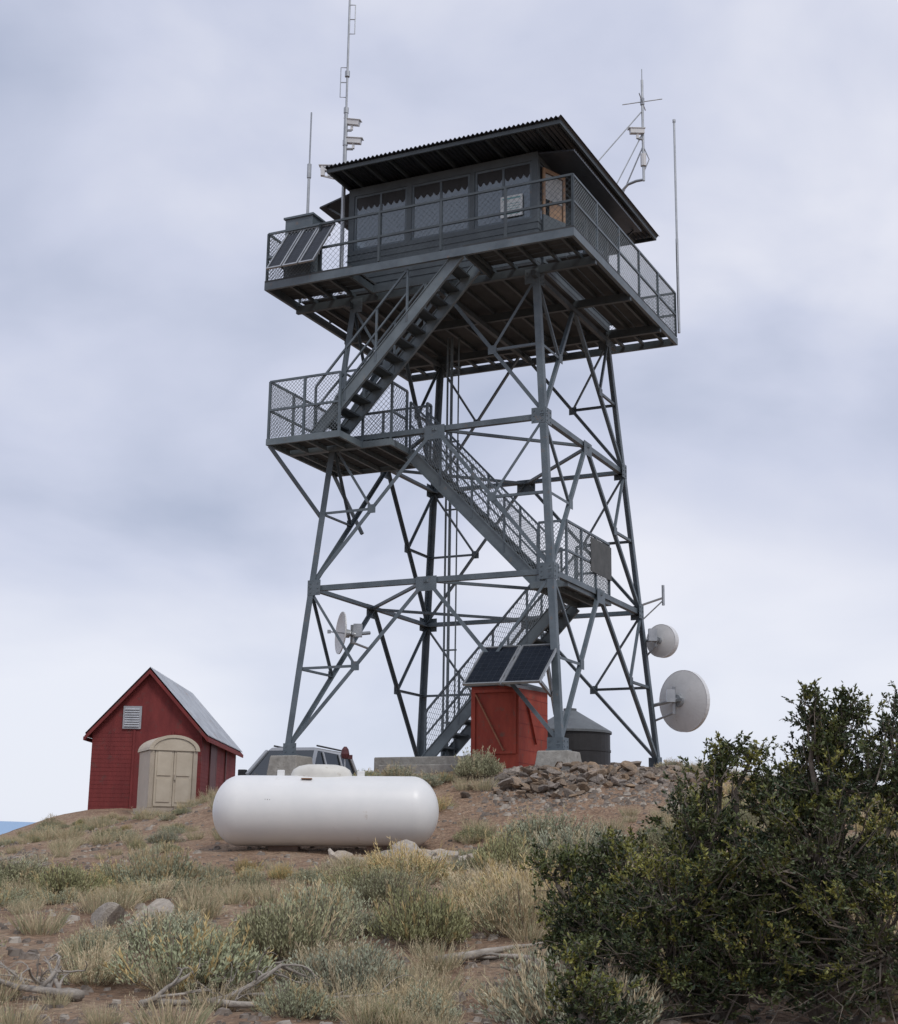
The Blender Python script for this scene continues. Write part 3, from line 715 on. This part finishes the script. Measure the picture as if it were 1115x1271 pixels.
# ------------------------------------------------------------------ portable toilet
yaw=math.radians(24);tx,ty=-7.1,37.6;zg=.87;ZSC=.93;WS=1.12
pr=root('portable_toilet',(tx,ty,zg),'beige plastic portable toilet with a rounded roof','toilet')
ex=V((math.cos(yaw),math.sin(yaw),0));ey=V((-math.sin(yaw),math.cos(yaw),0))
def P3(a,b,z): return V((tx,ty,zg))+ex*a*WS+ey*b*WS+EZ*z*ZSC
def pbox(m,a0,a1,b0,b1,z0,z1,mi=0): m.par(P3(a0,b0,z0),ex*(a1-a0)*WS,ey*(b1-b0)*WS,EZ*(z1-z0)*ZSC,mi)
WT=1.62
m=MB();pbox(m,-.54,.54,-.54,.54,.1,WT)
for i in range(5): pbox(m,.541,.565,-.48+i*.2,-.4+i*.2,.2,WT-.1)
pbox(m,-.54,-.44,-.57,-.541,.1,WT);pbox(m,.44,.54,-.57,-.541,.1,WT)
make('cabin_wall',m,BEIGED,pr,bevel=.01)
m=MB();pbox(m,-.6,.6,-.6,.6,-.5,.095);make('base',m,BEIGED,pr)
m=MB();n=18
def arc(i,r1=.58,r2=.42): return (-r1*math.cos(math.pi*i/n),WT+r2*math.sin(math.pi*i/n))
for i in range(n):
    (xa_,za_),(xb_,zb2)=arc(i),arc(i+1)
    m.add([P3(xa_,-.59,za_),P3(xb_,-.59,zb2),P3(xb_,.58,zb2),P3(xa_,.58,za_)],[(0,3,2,1)])
    (xc_,zc_),(xd_,zd_)=arc(i,.49,.34),arc(i+1,.49,.34)
    m.add([P3(xa_,-.615,za_),P3(xb_,-.615,zb2),P3(xd_,-.615,zd_),P3(xc_,-.615,zc_)],[(0,1,2,3)])
    m.add([P3(xa_,-.615,za_),P3(xb_,-.615,zb2),P3(xb_,-.59,zb2),P3(xa_,-.59,za_)],[(0,3,2,1)])
m.poly([P3(arc(i)[0],-.59,arc(i)[1]) for i in range(n+1)])
m.poly([P3(arc(i)[0],.58,arc(i)[1]) for i in range(n,-1,-1)])
make('roof',m,BEIGE,pr)
for c0,c1_ in((-.42,-.008),(.008,.42)):
    m=MB();pbox(m,c0,c1_,-.565,-.541,.14,WT)
    i0,i1=(0,n//2) if c0<0 else (n//2,n)
    ar=[P3(arc(i,.42,.3)[0],-.6,arc(i,.42,.3)[1]) for i in range(i0,i1+1)]
    m.poly(ar+[P3(0,-.6,WT)])
    pbox(m,c0+.05,c1_-.05,-.585,-.566,.25,.85);pbox(m,c0+.05,c1_-.05,-.585,-.566,.95,1.58)
    d_=make('door',m,BEIGE,pr)
m=MB();pbox(m,.02,.06,-.61,-.566,.84,.98);make('latch',m,BEIGED,d_)

# ------------------------------------------------------------------ vehicle
ch=math.radians(-108);vx,vy,vz=-3.85,38.0,.72
car=root('parked_car',(vx,vy,vz),'silver sport utility vehicle parked behind the white tank','car')
fx=V((math.cos(ch),math.sin(ch),0));fy=V((-math.sin(ch),math.cos(ch),0))
def C(a,b,z): return V((vx,vy,vz))+fx*a+fy*b+EZ*z
body=[(-2.3,.45),(-2.35,.75),(-2.3,1.05),(1.0,1.08),(1.2,1.08),(2.15,.92),(2.33,.75),(2.35,.45),(2.2,.32),(1.75,.32),(1.7,.6),(1.5,.72),(1.2,.72),(1.0,.6),(.95,.3),(-1.0,.3),(-1.05,.6),(-1.25,.72),(-1.55,.72),(-1.75,.6),(-1.8,.35)]
m=MB();W2=.93
A=[C(x,-W2,z) for x,z in body];B=[C(x,W2,z) for x,z in body];k=len(body)
m.add(A+B,[tuple(range(k-1,-1,-1)),tuple(range(k,2*k))]+[(i,(i+1)%k,(i+1)%k+k,i+k) for i in range(k)])
lo=[(-2.25,-.88,1.06),(1.1,-.88,1.09),(1.1,.88,1.09),(-2.25,.88,1.06)];hi=[(-2.0,-.68,1.72),(.35,-.68,1.74),(.35,.68,1.74),(-2.0,.68,1.72)]
for i in range(4): m.beam(C(*lo[i]),C(*hi[i]),.09,.09)
for sgn in(-1,1):
    for xa in(-1.2,-.1): m.beam(C(xa,.88*sgn,1.07),C(xa,.68*sgn,1.73),.09,.05)
m.add([C(*h) for h in hi]+[C(x*.9-.05,y*.88,1.83) for x,y,z in hi],[(0,1,5,4),(1,2,6,5),(2,3,7,6),(3,0,4,7),(4,5,6,7),(3,2,1,0)])
make('body',m,CARP,car,bevel=.03)
m=MB();s_=.97
for f in[(0,1),(1,2),(2,3),(3,0)]:
    i,j=f
    q=[V(lo[i]),V(lo[j]),V(hi[j]),V(hi[i])]
    m.poly([C(p.x*s_,p.y*s_,p.z) for p in q])
make('windows',m,CARGLASS,car)
for sgn in(-1,1):
    m=MB();m.tube([C(-1.7,.6*sgn,1.86),C(.1,.6*sgn,1.88)],.025,6);make('roof_rail',m,BLACK,car)
    m=MB();m.par(C(2.26,.55*sgn-.17,.72),fy*.34,EZ*.16,fx*.08);make('headlight',m,WHITEP,car)
    m=MB();m.par(C(-2.38,.7*sgn-.1,.8),fy*.2,EZ*.28,fx*.05);make('taillight',m,REDL,car)
    m=MB();m.box(C(1.0,1.04*sgn,1.15),.16,.2,.16,ch);make('side_mirror',m,BLACK,car,bevel=.02)
    for xa in(-1.4,1.35):
        Mw=Matrix.Translation(C(xa,.8*sgn,.36))@fy.to_track_quat('Z','Y').to_matrix().to_4x4()
        m=MB();m.lathe([(.2,-.11),(.33,-.11),(.36,-.07),(.36,.07),(.33,.11),(.2,.11)],Mw,24);wh=make('wheel',m,BLACK,car,smooth=True)
        m=MB();m.lathe([(0,-.08),(.2,-.09),(.2,.09),(0,.08)],Mw,16);make('rim',m,CHROME,wh)
m=MB();m.par(C(2.34,-.45,.55),fy*.9,EZ*.2,fx*.03);make('grille',m,BLACK,car)
m=MB();px_,py_=-1.48,21.6;zz_=1.38
m.tube([(px_,py_,.3),(px_,py_,zz_-.06)],.012,6,mi=1)
m.lathe([(0,-.08),(.05,-.07),(.065,-.01),(.05,.06),(.02,.1),(0,.1)],Matrix.Translation((px_,py_,zz_)),10)
m.box((px_+.05,py_,zz_-.05),.12,.03,.06)
o=make('marker_post',m,[REDL,GALV],origin=(px_,py_,.5));tag(o,'thin metal post with a dark red cap behind the tank','post')

# ------------------------------------------------------------------ rocks
def rockmesh(seed,flat=.6):
    import bmesh
    bm=bmesh.new();bmesh.ops.create_icosphere(bm,subdivisions=2,radius=1)
    rr=random.Random(seed);off=V((rr.random()*50,rr.random()*50,rr.random()*50))
    cuts=[V((rr.uniform(-1,1),rr.uniform(-1,1),rr.uniform(-1,1))).normalized() for _ in range(9)];cd=[rr.uniform(.35,.7) for _ in cuts]
    for v in bm.verts:
        p=v.co.copy()
        for c,d in zip(cuts,cd):
            t=p.dot(c)
            if t>d: p-=c*(t-d)
        p*=1.25+.12*noise.noise(p*2.2+off); v.co=V((p.x,p.y*.8,p.z*flat))
    me=bpy.data.meshes.new('rock');bm.to_mesh(me);bm.free();return me
RM=[rockmesh(i,.35+.12*(i%3)) for i in range(7)]
RMP=[m_.copy() for m_ in RM]
for m_ in RM: m_.materials.append(ROCK)
for m_ in RMP: m_.materials.append(ROCKP)
def rock(x,y,s,pale=False,label='rough brown rock on the rubble mound',group='rocks heaped around the tower base',lift=0):
    o=bpy.data.objects.new('rock',rnd.choice(RMP if pale else RM));COL.objects.link(o)
    o.location=(x,y,gz(x,y)+s*.12+lift);o.rotation_euler=(rnd.uniform(-.6,.6),rnd.uniform(-.6,.6),rnd.uniform(0,6.3));o.scale=(s,s*rnd.uniform(.7,1.1),s*rnd.uniform(.7,1.2))
    tag(o,label,'rock',group)
for i in range(266):
    t=rnd.random()**1.3;x=.75+t*3.8+rnd.gauss(0,.2)
    y=21.7+abs(x-1.9)*.5+1.75*rnd.random()
    d_=max(0,1-abs(x-1.8)/1.8)*max(0,1-abs(y-22.7)/1.1)
    rock(x,y,rnd.uniform(.05,.135)*(1.5 if rnd.random()<.1 else 1),lift=rnd.uniform(0,.2)*d_)
for i in range(26):
    x=rnd.uniform(-1.5,.6);y=18.5+rnd.gauss(0,.28)
    rock(x,y,rnd.uniform(.1,.27),True,'pale weathered limestone rock beside the white tank','pale rocks below the tank')
for x,y,s in((-2.55,13.2,.3),(-2.9,13.0,.22),(-.5,17.7,.34),(-.1,18.0,.28),(2.2,14.5,.2),(3.1,20.5,.3),(-6.0,17,.25)):
    rock(x,y,s,True,'gray weathered boulder among the sagebrush','scattered boulders')
m=MB();xs=[];ys=[]
for i in range(7000):
    y=8+26*rnd.random()**1.3; x=rnd.uniform(-.36,.36)*y; xs.append(x);ys.append(y)
for i in range(2000):
    xs.append(rnd.uniform(.5,4));ys.append(rnd.uniform(21.2,24))
zs=hs(xs,ys)
for x,y,z in zip(xs,ys,zs):
    s=rnd.uniform(.012,.05)*(1 if rnd.random()<.85 else 1.8);an=rnd.uniform(0,6.3);c=V((x,y,z))
    pts=[]
    k=5
    for j in range(k):
        aa=an+6.283*j/k;rr=s*rnd.uniform(.7,1.1);pts.append(c+V((math.cos(aa)*rr,math.sin(aa)*rr*.8,-.01)))
    for j in range(k):
        aa=an+6.283*j/k+.3;rr=s*rnd.uniform(.4,.7);pts.append(c+V((math.cos(aa)*rr,math.sin(aa)*rr*.8,s*rnd.uniform(.35,.6))))
    m.add(pts,[(j,(j+1)%k,(j+1)%k+k,j+k) for j in range(k)]+[tuple(range(k,2*k))],0 if rnd.random()<.7 else 1)
o=make('gravel',m,[ROCK,ROCKP]);tag(o,'loose brown stones scattered over the slope','gravel',kind='stuff')

# ------------------------------------------------------------------ sagebrush
def leafquad(m,p,d,l,w,mi,rr):
    d=d.normalized();s=d.cross(V((rr.uniform(-1,1),rr.uniform(-1,1),rr.uniform(-1,1))))
    if s.length<1e-4: return
    s.normalize();s*=w/2
    m.add([p,p+d*l*.5+s,p+d*l,p+d*l*.5-s],[(0,1,2,3)],mi)
def sagemesh(seed,R,H,n,spiky=.25,mats=None,lpst=16,straw=.2):
    rr=random.Random(seed);m=MB()
    nb=rr.randint(4,6);lob=[(V((rr.uniform(-.5,.5)*R,rr.uniform(-.5,.5)*R,0)),rr.uniform(.6,1.05)) for _ in range(nb)]
    for i in range(n):
        c,ls=rr.choice(lob);an=rr.uniform(0,6.283);rad=R*.66*math.sqrt(rr.random())
        out=V((math.cos(an),math.sin(an),0))
        tip=c+out*rad*ls;hh=H*ls*math.sqrt(max(.04,1-(rad/(R*.68))**2))*rr.uniform(.75,1.1)
        tip.z=hh; st=c*.6+out*rad*.25;st.z=-.03
        isst=rr.random()<straw
        if isst and rr.random()<spiky*2: tip.z*=1.3
        mid=(st+tip)/2+out*rad*.15
        for a_,b_ in((st,mid),(mid,tip)):
            s=V((rr.uniform(-1,1),rr.uniform(-1,1),0)).normalized()*.0035
            m.add([a_-s,a_+s,b_+s*.6,b_-s*.6],[(0,1,2,3)],2 if not isst else 1)
        for k in range(lpst):
            t=.4+.6*rr.random()
            p=(st+(mid-st)*t*2) if t<.5 else (mid+(tip-mid)*(t-.5)*2)
            d=(tip-mid).normalized()*.9+V((rr.uniform(-1,1),rr.uniform(-1,1),rr.uniform(-.2,1)))*.8
            if isst: leafquad(m,p,d,rr.uniform(.03,.06),.007,1,rr)
            else: leafquad(m,p+V((rr.gauss(0,.013),rr.gauss(0,.013),rr.gauss(0,.01))),d,rr.uniform(.018,.036),rr.uniform(.007,.013),0,rr)
    me=bpy.data.meshes.new('sagebrush');me.from_pydata(m.v,[],m.f)
    for x in mats: me.materials.append(x)
    me.polygons.foreach_set('material_index',m.m);me.update();return me
def tuftmesh(seed,R,H,n,mats):
    rr=random.Random(seed);m=MB()
    for i in range(n):
        an=rr.uniform(0,6.283);rad=R*math.sqrt(rr.random());st=V((math.cos(an)*rad*.7,math.sin(an)*rad*.7,-.02))
        h=H*rr.uniform(.4,1);tip=st+V((math.cos(an)*rad*.6+rr.gauss(0,.04),math.sin(an)*rad*.6+rr.gauss(0,.04),h));mid=(st+tip)/2+V((0,0,h*.12))
        s=V((rr.uniform(-1,1),rr.uniform(-1,1),0)).normalized()*.0032
        m.add([st-s,st+s,mid+s*.8,tip,mid-s*.8],[(0,1,2,3,4)],0 if rr.random()<.6 else 1)
        if rr.random()<.4:
            for k in range(5): leafquad(m,tip-V((0,0,.02*k)),V((rr.uniform(-.4,.4),rr.uniform(-.4,.4),1)),.025,.007,0,rr)
    return m
SM=[sagemesh(i,.55,.37,360,.3,[SAGE if i%3 else SAGE2,STRAW,TWIG],23,(.08,.16,.3)[i%3]) for i in range(7)]
SS=[sagemesh(20+i,.55,.34,300,.5,[SAGE2,STRAW,TWIG],18,.55) for i in range(3)]
TM=[tuftmesh(40+i,.26,.3,230,None) for i in range(4)]
pts=[]
def ok(x,y):
    if abs(x-tc.x)<1.8 and -.95<y-tc.y<.9: return False
    if -1.7<x<.5 and 17.9<y<18.9: return False
    dx,dy=x-CX,y-CY;a=E1.x*dx+E1.y*dy;b=E2.x*dx+E2.y*dy
    if -2.9<a<2.9 and -2.9<b<2.9: return False
    if .6<x<3.6 and 21.4+abs(x-1.9)*.4<y<26: return False
    if -10.6<x<-5.0 and 36.9<y<47: return False
    if -6<x<-2 and 35<y<41: return False
    return True
def put(mesh,x,y,s,name,label,cat,grp,zs=1):
    o=bpy.data.objects.new(name,mesh);COL.objects.link(o);o.location=(x,y,gz(x,y)-.02);o.rotation_euler=(0,0,rnd.uniform(0,6.3));o.scale=(s*rnd.uniform(.85,1.15),s*rnd.uniform(.85,1.15),s*zs*rnd.uniform(.85,1.15))
    tag(o,label,cat,grp)
cnt=0
tries=0
while cnt<270 and tries<9000:
    tries+=1
    y=8.9+22*rnd.random()**1.2; x=rnd.uniform(-.35,.35)*y
    if rnd.random()<.05: y=rnd.uniform(33,36.5);x=rnd.uniform(-9.6,-5.6)
    if not ok(x,y): continue
    if noise.noise(V((x*.45,y*.4,2)))<-.13 and y<33: continue
    if .0<x<1.5 and 9<y<13 and rnd.random()<.85: continue
    if y<10.2 and -2.7<x<-.9 : continue
    sz=(rnd.uniform(.4,.75) if rnd.random()<.5 else rnd.uniform(.85,1.35)) if y<24 else rnd.uniform(.45,.8)
    if -9<x<-4 and y>24: sz*=.6
    if x<-.27*y and y>20: sz=min(sz,.35)
    if abs(x-tc.x)<1.9 and 16.5<y<19.2: sz=min(sz,.45)
    if any((x-a)**2+(y-b)**2<(.31*(sz+s2))**2 for a,b,s2 in pts): continue
    pts.append((x,y,sz));cnt+=1
    if noise.noise(V((x*.4+9,y*.4,7)))>.05: put(rnd.choice(SS),x,y,sz,'sagebrush','dry straw-tipped sagebrush on the slope','shrub','sagebrush on the hillside')
    else: put(rnd.choice(SM),x,y,sz,'sagebrush','low gray-green sagebrush on the stony slope','shrub','sagebrush on the hillside')
m=MB();xs=[];ys=[]
for i in range(520):
    y=8.8+27*rnd.random()**1.2;x=rnd.uniform(-.35,.35)*y
    if ok(x,y) and not(.1<x<1.4 and y<13 and rnd.random()<.7) and not (x>.5 and y<10): xs.append(x);ys.append(y)
zs=hs(xs,ys)
tv=[me.v for me in TM];tf=[me.f for me in TM]
for x,y,z in zip(xs,ys,zs):
    k=rnd.randrange(4);s=rnd.uniform(.3,.85);an=rnd.uniform(0,6.3);ca,sa=math.cos(an)*s,math.sin(an)*s
    o_=len(m.v)
    m.v.extend([(x+ca*p[0]-sa*p[1],y+sa*p[0]+ca*p[1],z+p[2]*s) for p in tv[k]])
    m.f.extend([tuple(i+o_ for i in f) for f in tf[k]]);m.m.extend(TM[k].m)
o=make('dry_grass',m,[STRAW,SAGE2]);tag(o,'tufts of dry straw-coloured grass across the slope','grass',kind='stuff')

# ------------------------------------------------------------------ dead branches
def deadwood(x,y,ln,ang,seed,label,th=.035,tangle=.62,arms=3):
    rr=random.Random(seed);m=MB()
    def br(p,d,l,r,dep):
        pts=[p];rad=[r];n=7
        for i in range(n):
            d=(d+V((rr.gauss(0,.22),rr.gauss(0,.22),rr.gauss(0,.14)))).normalized();p=p+d*l/n
            g_=gz(p.x,p.y)
            if p.z<g_+.01: p.z=g_+.015; d.z=abs(d.z)*.5
            if p.z>g_+.2: d.z-=.35
            pts.append(p);rad.append(r*(1-.8*(i+1)/n))
            if dep<3 and rr.random()<tangle/(1+dep*.3):
                br(p,(d+V((rr.gauss(0,.8),rr.gauss(0,.8),rr.uniform(-.1,.4)))).normalized(),l*rr.uniform(.35,.65),rad[-1]*.7,dep+1)
        m.tube(pts,rad,6)
    for k in range(arms): br(V((x,y,gz(x,y)+.04)),V((math.cos(ang+rr.gauss(0,.35)),math.sin(ang+rr.gauss(0,.35)),rr.uniform(.05,.2))),ln*rr.uniform(.6,1),th*rr.uniform(.6,1),0)
    o=make('dead_branch',m,WOODG,origin=(x,y,gz(x,y)),smooth=True);tag(o,label,'branch','dead branches on the slope')
for i,(x,y,l,a,th,tg,ar) in enumerate([(-2.3,9.7,1.1,2.9,.035,.5,3),(-1.5,9.7,1.0,.3,.03,.5,3),(-1.9,9.6,1.0,.1,.032,.5,2),(-.05,11.0,1.0,.08,.065,.22,1),(.75,10.9,.7,2.9,.045,.3,2),(1.3,9.9,1.0,.3,.03,.5,2),(-5.0,17.2,1.2,2.6,.045,.5,3),(-5.2,16.6,1.0,.3,.04,.5,2),(-.9,9.6,.7,2.4,.028,.5,2)]):
    deadwood(x,y,l,a,100+i,'bleached gnarled dead branch lying on the ground',th,tg,ar)

# ------------------------------------------------------------------ evergreen shrubs
def shrub(base,blobs,seed,label,per=114):
    rr=random.Random(seed);bx,by=base;b0=V((bx,by,gz(bx,by)-.05))
    r=root('evergreen_shrub',b0,label,'shrub')
    tm=MB();cm=MB()
    for (c,rad,ns) in blobs:
        c=V(c)
        p=b0.copy();pts=[p];n=8;target=c-V((0,0,rad[2]*.3))
        for i in range(1,n+1):
            t=i/n;q=b0.lerp(target,t)+V((0,0,-.25*math.sin(math.pi*t)*rad[2]))+V((rr.gauss(0,.04),rr.gauss(0,.04),rr.gauss(0,.03)));pts.append(q)
        tm.tube(pts,[.045*(1-.75*i/n) for i in range(n+1)],7)
        for s_ in range(ns):
            while True:
                u=V((rr.uniform(-1,1),rr.uniform(-1,1),rr.uniform(-1,1)))
                if u.length<1: break
            u=u.normalized()*(u.length**.7)
            wob=1+.5*noise.noise(u*2.3+c)
            if rr.random()<.12: wob*=1.25
            tip=c+V((u.x*rad[0],u.y*rad[1],u.z*rad[2]))*wob
            st=rr.choice(pts[4:]).lerp(c,rr.uniform(.2,.8))
            st=st.lerp(tip,max(0,1-.35/max(.01,(tip-st).length)))
            mid=st.lerp(tip,.5)+V((rr.gauss(0,.03),rr.gauss(0,.03),-.03))
            tm.tube([st,mid,tip],[.008,.005,.002],4,cap=False)
            dd=(tip-mid).normalized();up=(dd*.7+V((-.1,0,.6))).normalized()
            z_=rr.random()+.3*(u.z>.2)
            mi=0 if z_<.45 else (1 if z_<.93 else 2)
            for tw in range(6):
                o0=mid.lerp(tip,rr.uniform(.1,1))+V((rr.gauss(0,.028),rr.gauss(0,.028),rr.gauss(0,.02))); d1=(up+V((rr.gauss(0,.65),rr.gauss(0,.65),rr.gauss(0,.35)))).normalized();Lw=rr.uniform(.05,.13)
                tm.tube([o0,o0+d1*Lw],[.003,.0015],3,cap=False)
                for k in range(per//6):
                    p=o0+d1*Lw*rr.uniform(0,1.05)
                    d=(d1+V((rr.gauss(0,.8),rr.gauss(0,.8),rr.gauss(0,.6)))).normalized()
                    leafquad(cm,p,d,rr.uniform(.022,.038),rr.uniform(.01,.016),mi if rr.random()<.8 else rr.choice((0,1)),rr)
        for s_ in range(ns//9):
            st=rr.choice(pts[3:]);d=V((rr.uniform(-1.2,.8),rr.uniform(-1,.2),rr.uniform(-.3,.8))).normalized();p=st.copy();q=[p]
            for i in range(4): d=(d+V((rr.gauss(0,.3),rr.gauss(0,.3),rr.gauss(0,.2)))).normalized();p=p+d*rad[0]*.32;q.append(p)
            tm.tube(q,[.007,.006,.0045,.003,.0015],4,cap=False)
    make('trunk',tm,BARK,r);make('crown',cm,[LEAFD,LEAFM,LEAFY],r)
shrub((2.3,9.2),[((2.4,9.2,.5),(.38,.36,.3),66),((2.28,9.1,.9),(.1,.1,.13),10),((2.52,9.2,.93),(.13,.1,.13),13),((2.4,9.2,.72),(.24,.2,.15),26),((2.08,9.25,.38),(.28,.3,.22),34),((2.85,9.3,.6),(.34,.4,.38),62),((2.3,9.0,.05),(.6,.5,.38),135),((2.0,9.2,-.1),(.4,.4,.3),55),((2.6,8.8,-.45),(.7,.5,.42),150),((3.1,9.2,.0),(.5,.5,.46),75)],1,'large dark evergreen shrub with crooked leafy branches')
shrub((1.55,9.3),[((1.62,9.4,.2),(.29,.3,.3),56),((1.74,9.3,.56),(.15,.12,.12),14),((1.9,9.3,.6),(.12,.1,.08),8),((1.5,9.2,-.22),(.46,.4,.33),115),((1.9,9.1,-.55),(.5,.4,.38),120),((1.35,9.2,-.6),(.42,.35,.32),90)],2,'dark evergreen shrub with sparse upright branches')
shrub((1.0,9.7),[((1.14,9.8,-.12),(.4,.35,.24),62),((.98,9.6,-.45),(.44,.35,.3),85),((.76,9.8,-.06),(.22,.2,.12),16)],3,'low spreading evergreen shrub with yellow-green leaves')
shrub((.82,8.3),[((.82,8.3,-.85),(.24,.25,.26),38),((.72,8.3,-.62),(.08,.1,.14),8)],4,'small dark green evergreen shrub near the dead branches')

# ------------------------------------------------------------------ world + sun
w=bpy.data.worlds.new('World');scene.world=w;w.use_nodes=True;nt=w.node_tree;N=nt.nodes;Lk=nt.links;N.clear()
out=N.new('ShaderNodeOutputWorld')
sky=N.new('ShaderNodeTexSky');sky.sky_type='NISHITA';sky.sun_disc=False;SE=math.radians(52);SR=math.radians(150);sky.sun_elevation=SE;sky.sun_rotation=SR
b1=N.new('ShaderNodeBackground');b1.inputs[1].default_value=.1;Lk.new(sky.outputs[0],b1.inputs[0])
tcn=N.new('ShaderNodeTexCoord');mp=N.new('ShaderNodeMapping');mp.inputs['Scale'].default_value=(1,1,1.8);mp.inputs['Location'].default_value=(.3,.1,.4);Lk.new(tcn.outputs['Generated'],mp.inputs[0])
n1=N.new('ShaderNodeTexNoise');n1.inputs['Scale'].default_value=2.9;n1.inputs['Detail'].default_value=6;n1.inputs['Roughness'].default_value=.46;n1.inputs['Distortion'].default_value=.3;Lk.new(mp.outputs[0],n1.inputs['Vector'])
cr=N.new('ShaderNodeValToRGB');e=cr.color_ramp.elements;e[0].position=.32;e[0].color=(.42,.47,.61,1);e[1].position=.66;e[1].color=(.82,.83,.91,1);x=e.new(.47);x.color=(.6,.635,.775,1)
Lk.new(n1.outputs['Fac'],cr.inputs[0])
sp=N.new('ShaderNodeSeparateXYZ');Lk.new(tcn.outputs['Generated'],sp.inputs[0])
mr=N.new('ShaderNodeMapRange');mr.inputs[1].default_value=.0;mr.inputs[2].default_value=.2;mr.inputs[3].default_value=.6;mr.inputs[4].default_value=0;Lk.new(sp.outputs['Z'],mr.inputs[0])
mx=N.new('ShaderNodeMix');mx.data_type='RGBA';Lk.new(mr.outputs[0],mx.inputs[0]);Lk.new(cr.outputs[0],mx.inputs[6]);mx.inputs[7].default_value=(.75,.8,.9,1)
b2=N.new('ShaderNodeBackground');b2.inputs[1].default_value=1.06;Lk.new(mx.outputs[2],b2.inputs[0])
ms=N.new('ShaderNodeMixShader');ms.inputs[0].default_value=.93;Lk.new(b1.outputs[0],ms.inputs[1]);Lk.new(b2.outputs[0],ms.inputs[2]);Lk.new(ms.outputs[0],out.inputs[0])
sun=bpy.data.lights.new('sun','SUN');sun.energy=1.5;sun.angle=math.radians(14);sun.color=(1,.96,.9)
so=bpy.data.objects.new('sun',sun);COL.objects.link(so)
sd=V((math.sin(SR)*math.cos(SE),math.cos(SR)*math.cos(SE),math.sin(SE)))
so.rotation_euler=sd.to_track_quat('Z','Y').to_euler()
scene.view_settings.view_transform='Standard';scene.view_settings.look='None';scene.view_settings.exposure=0
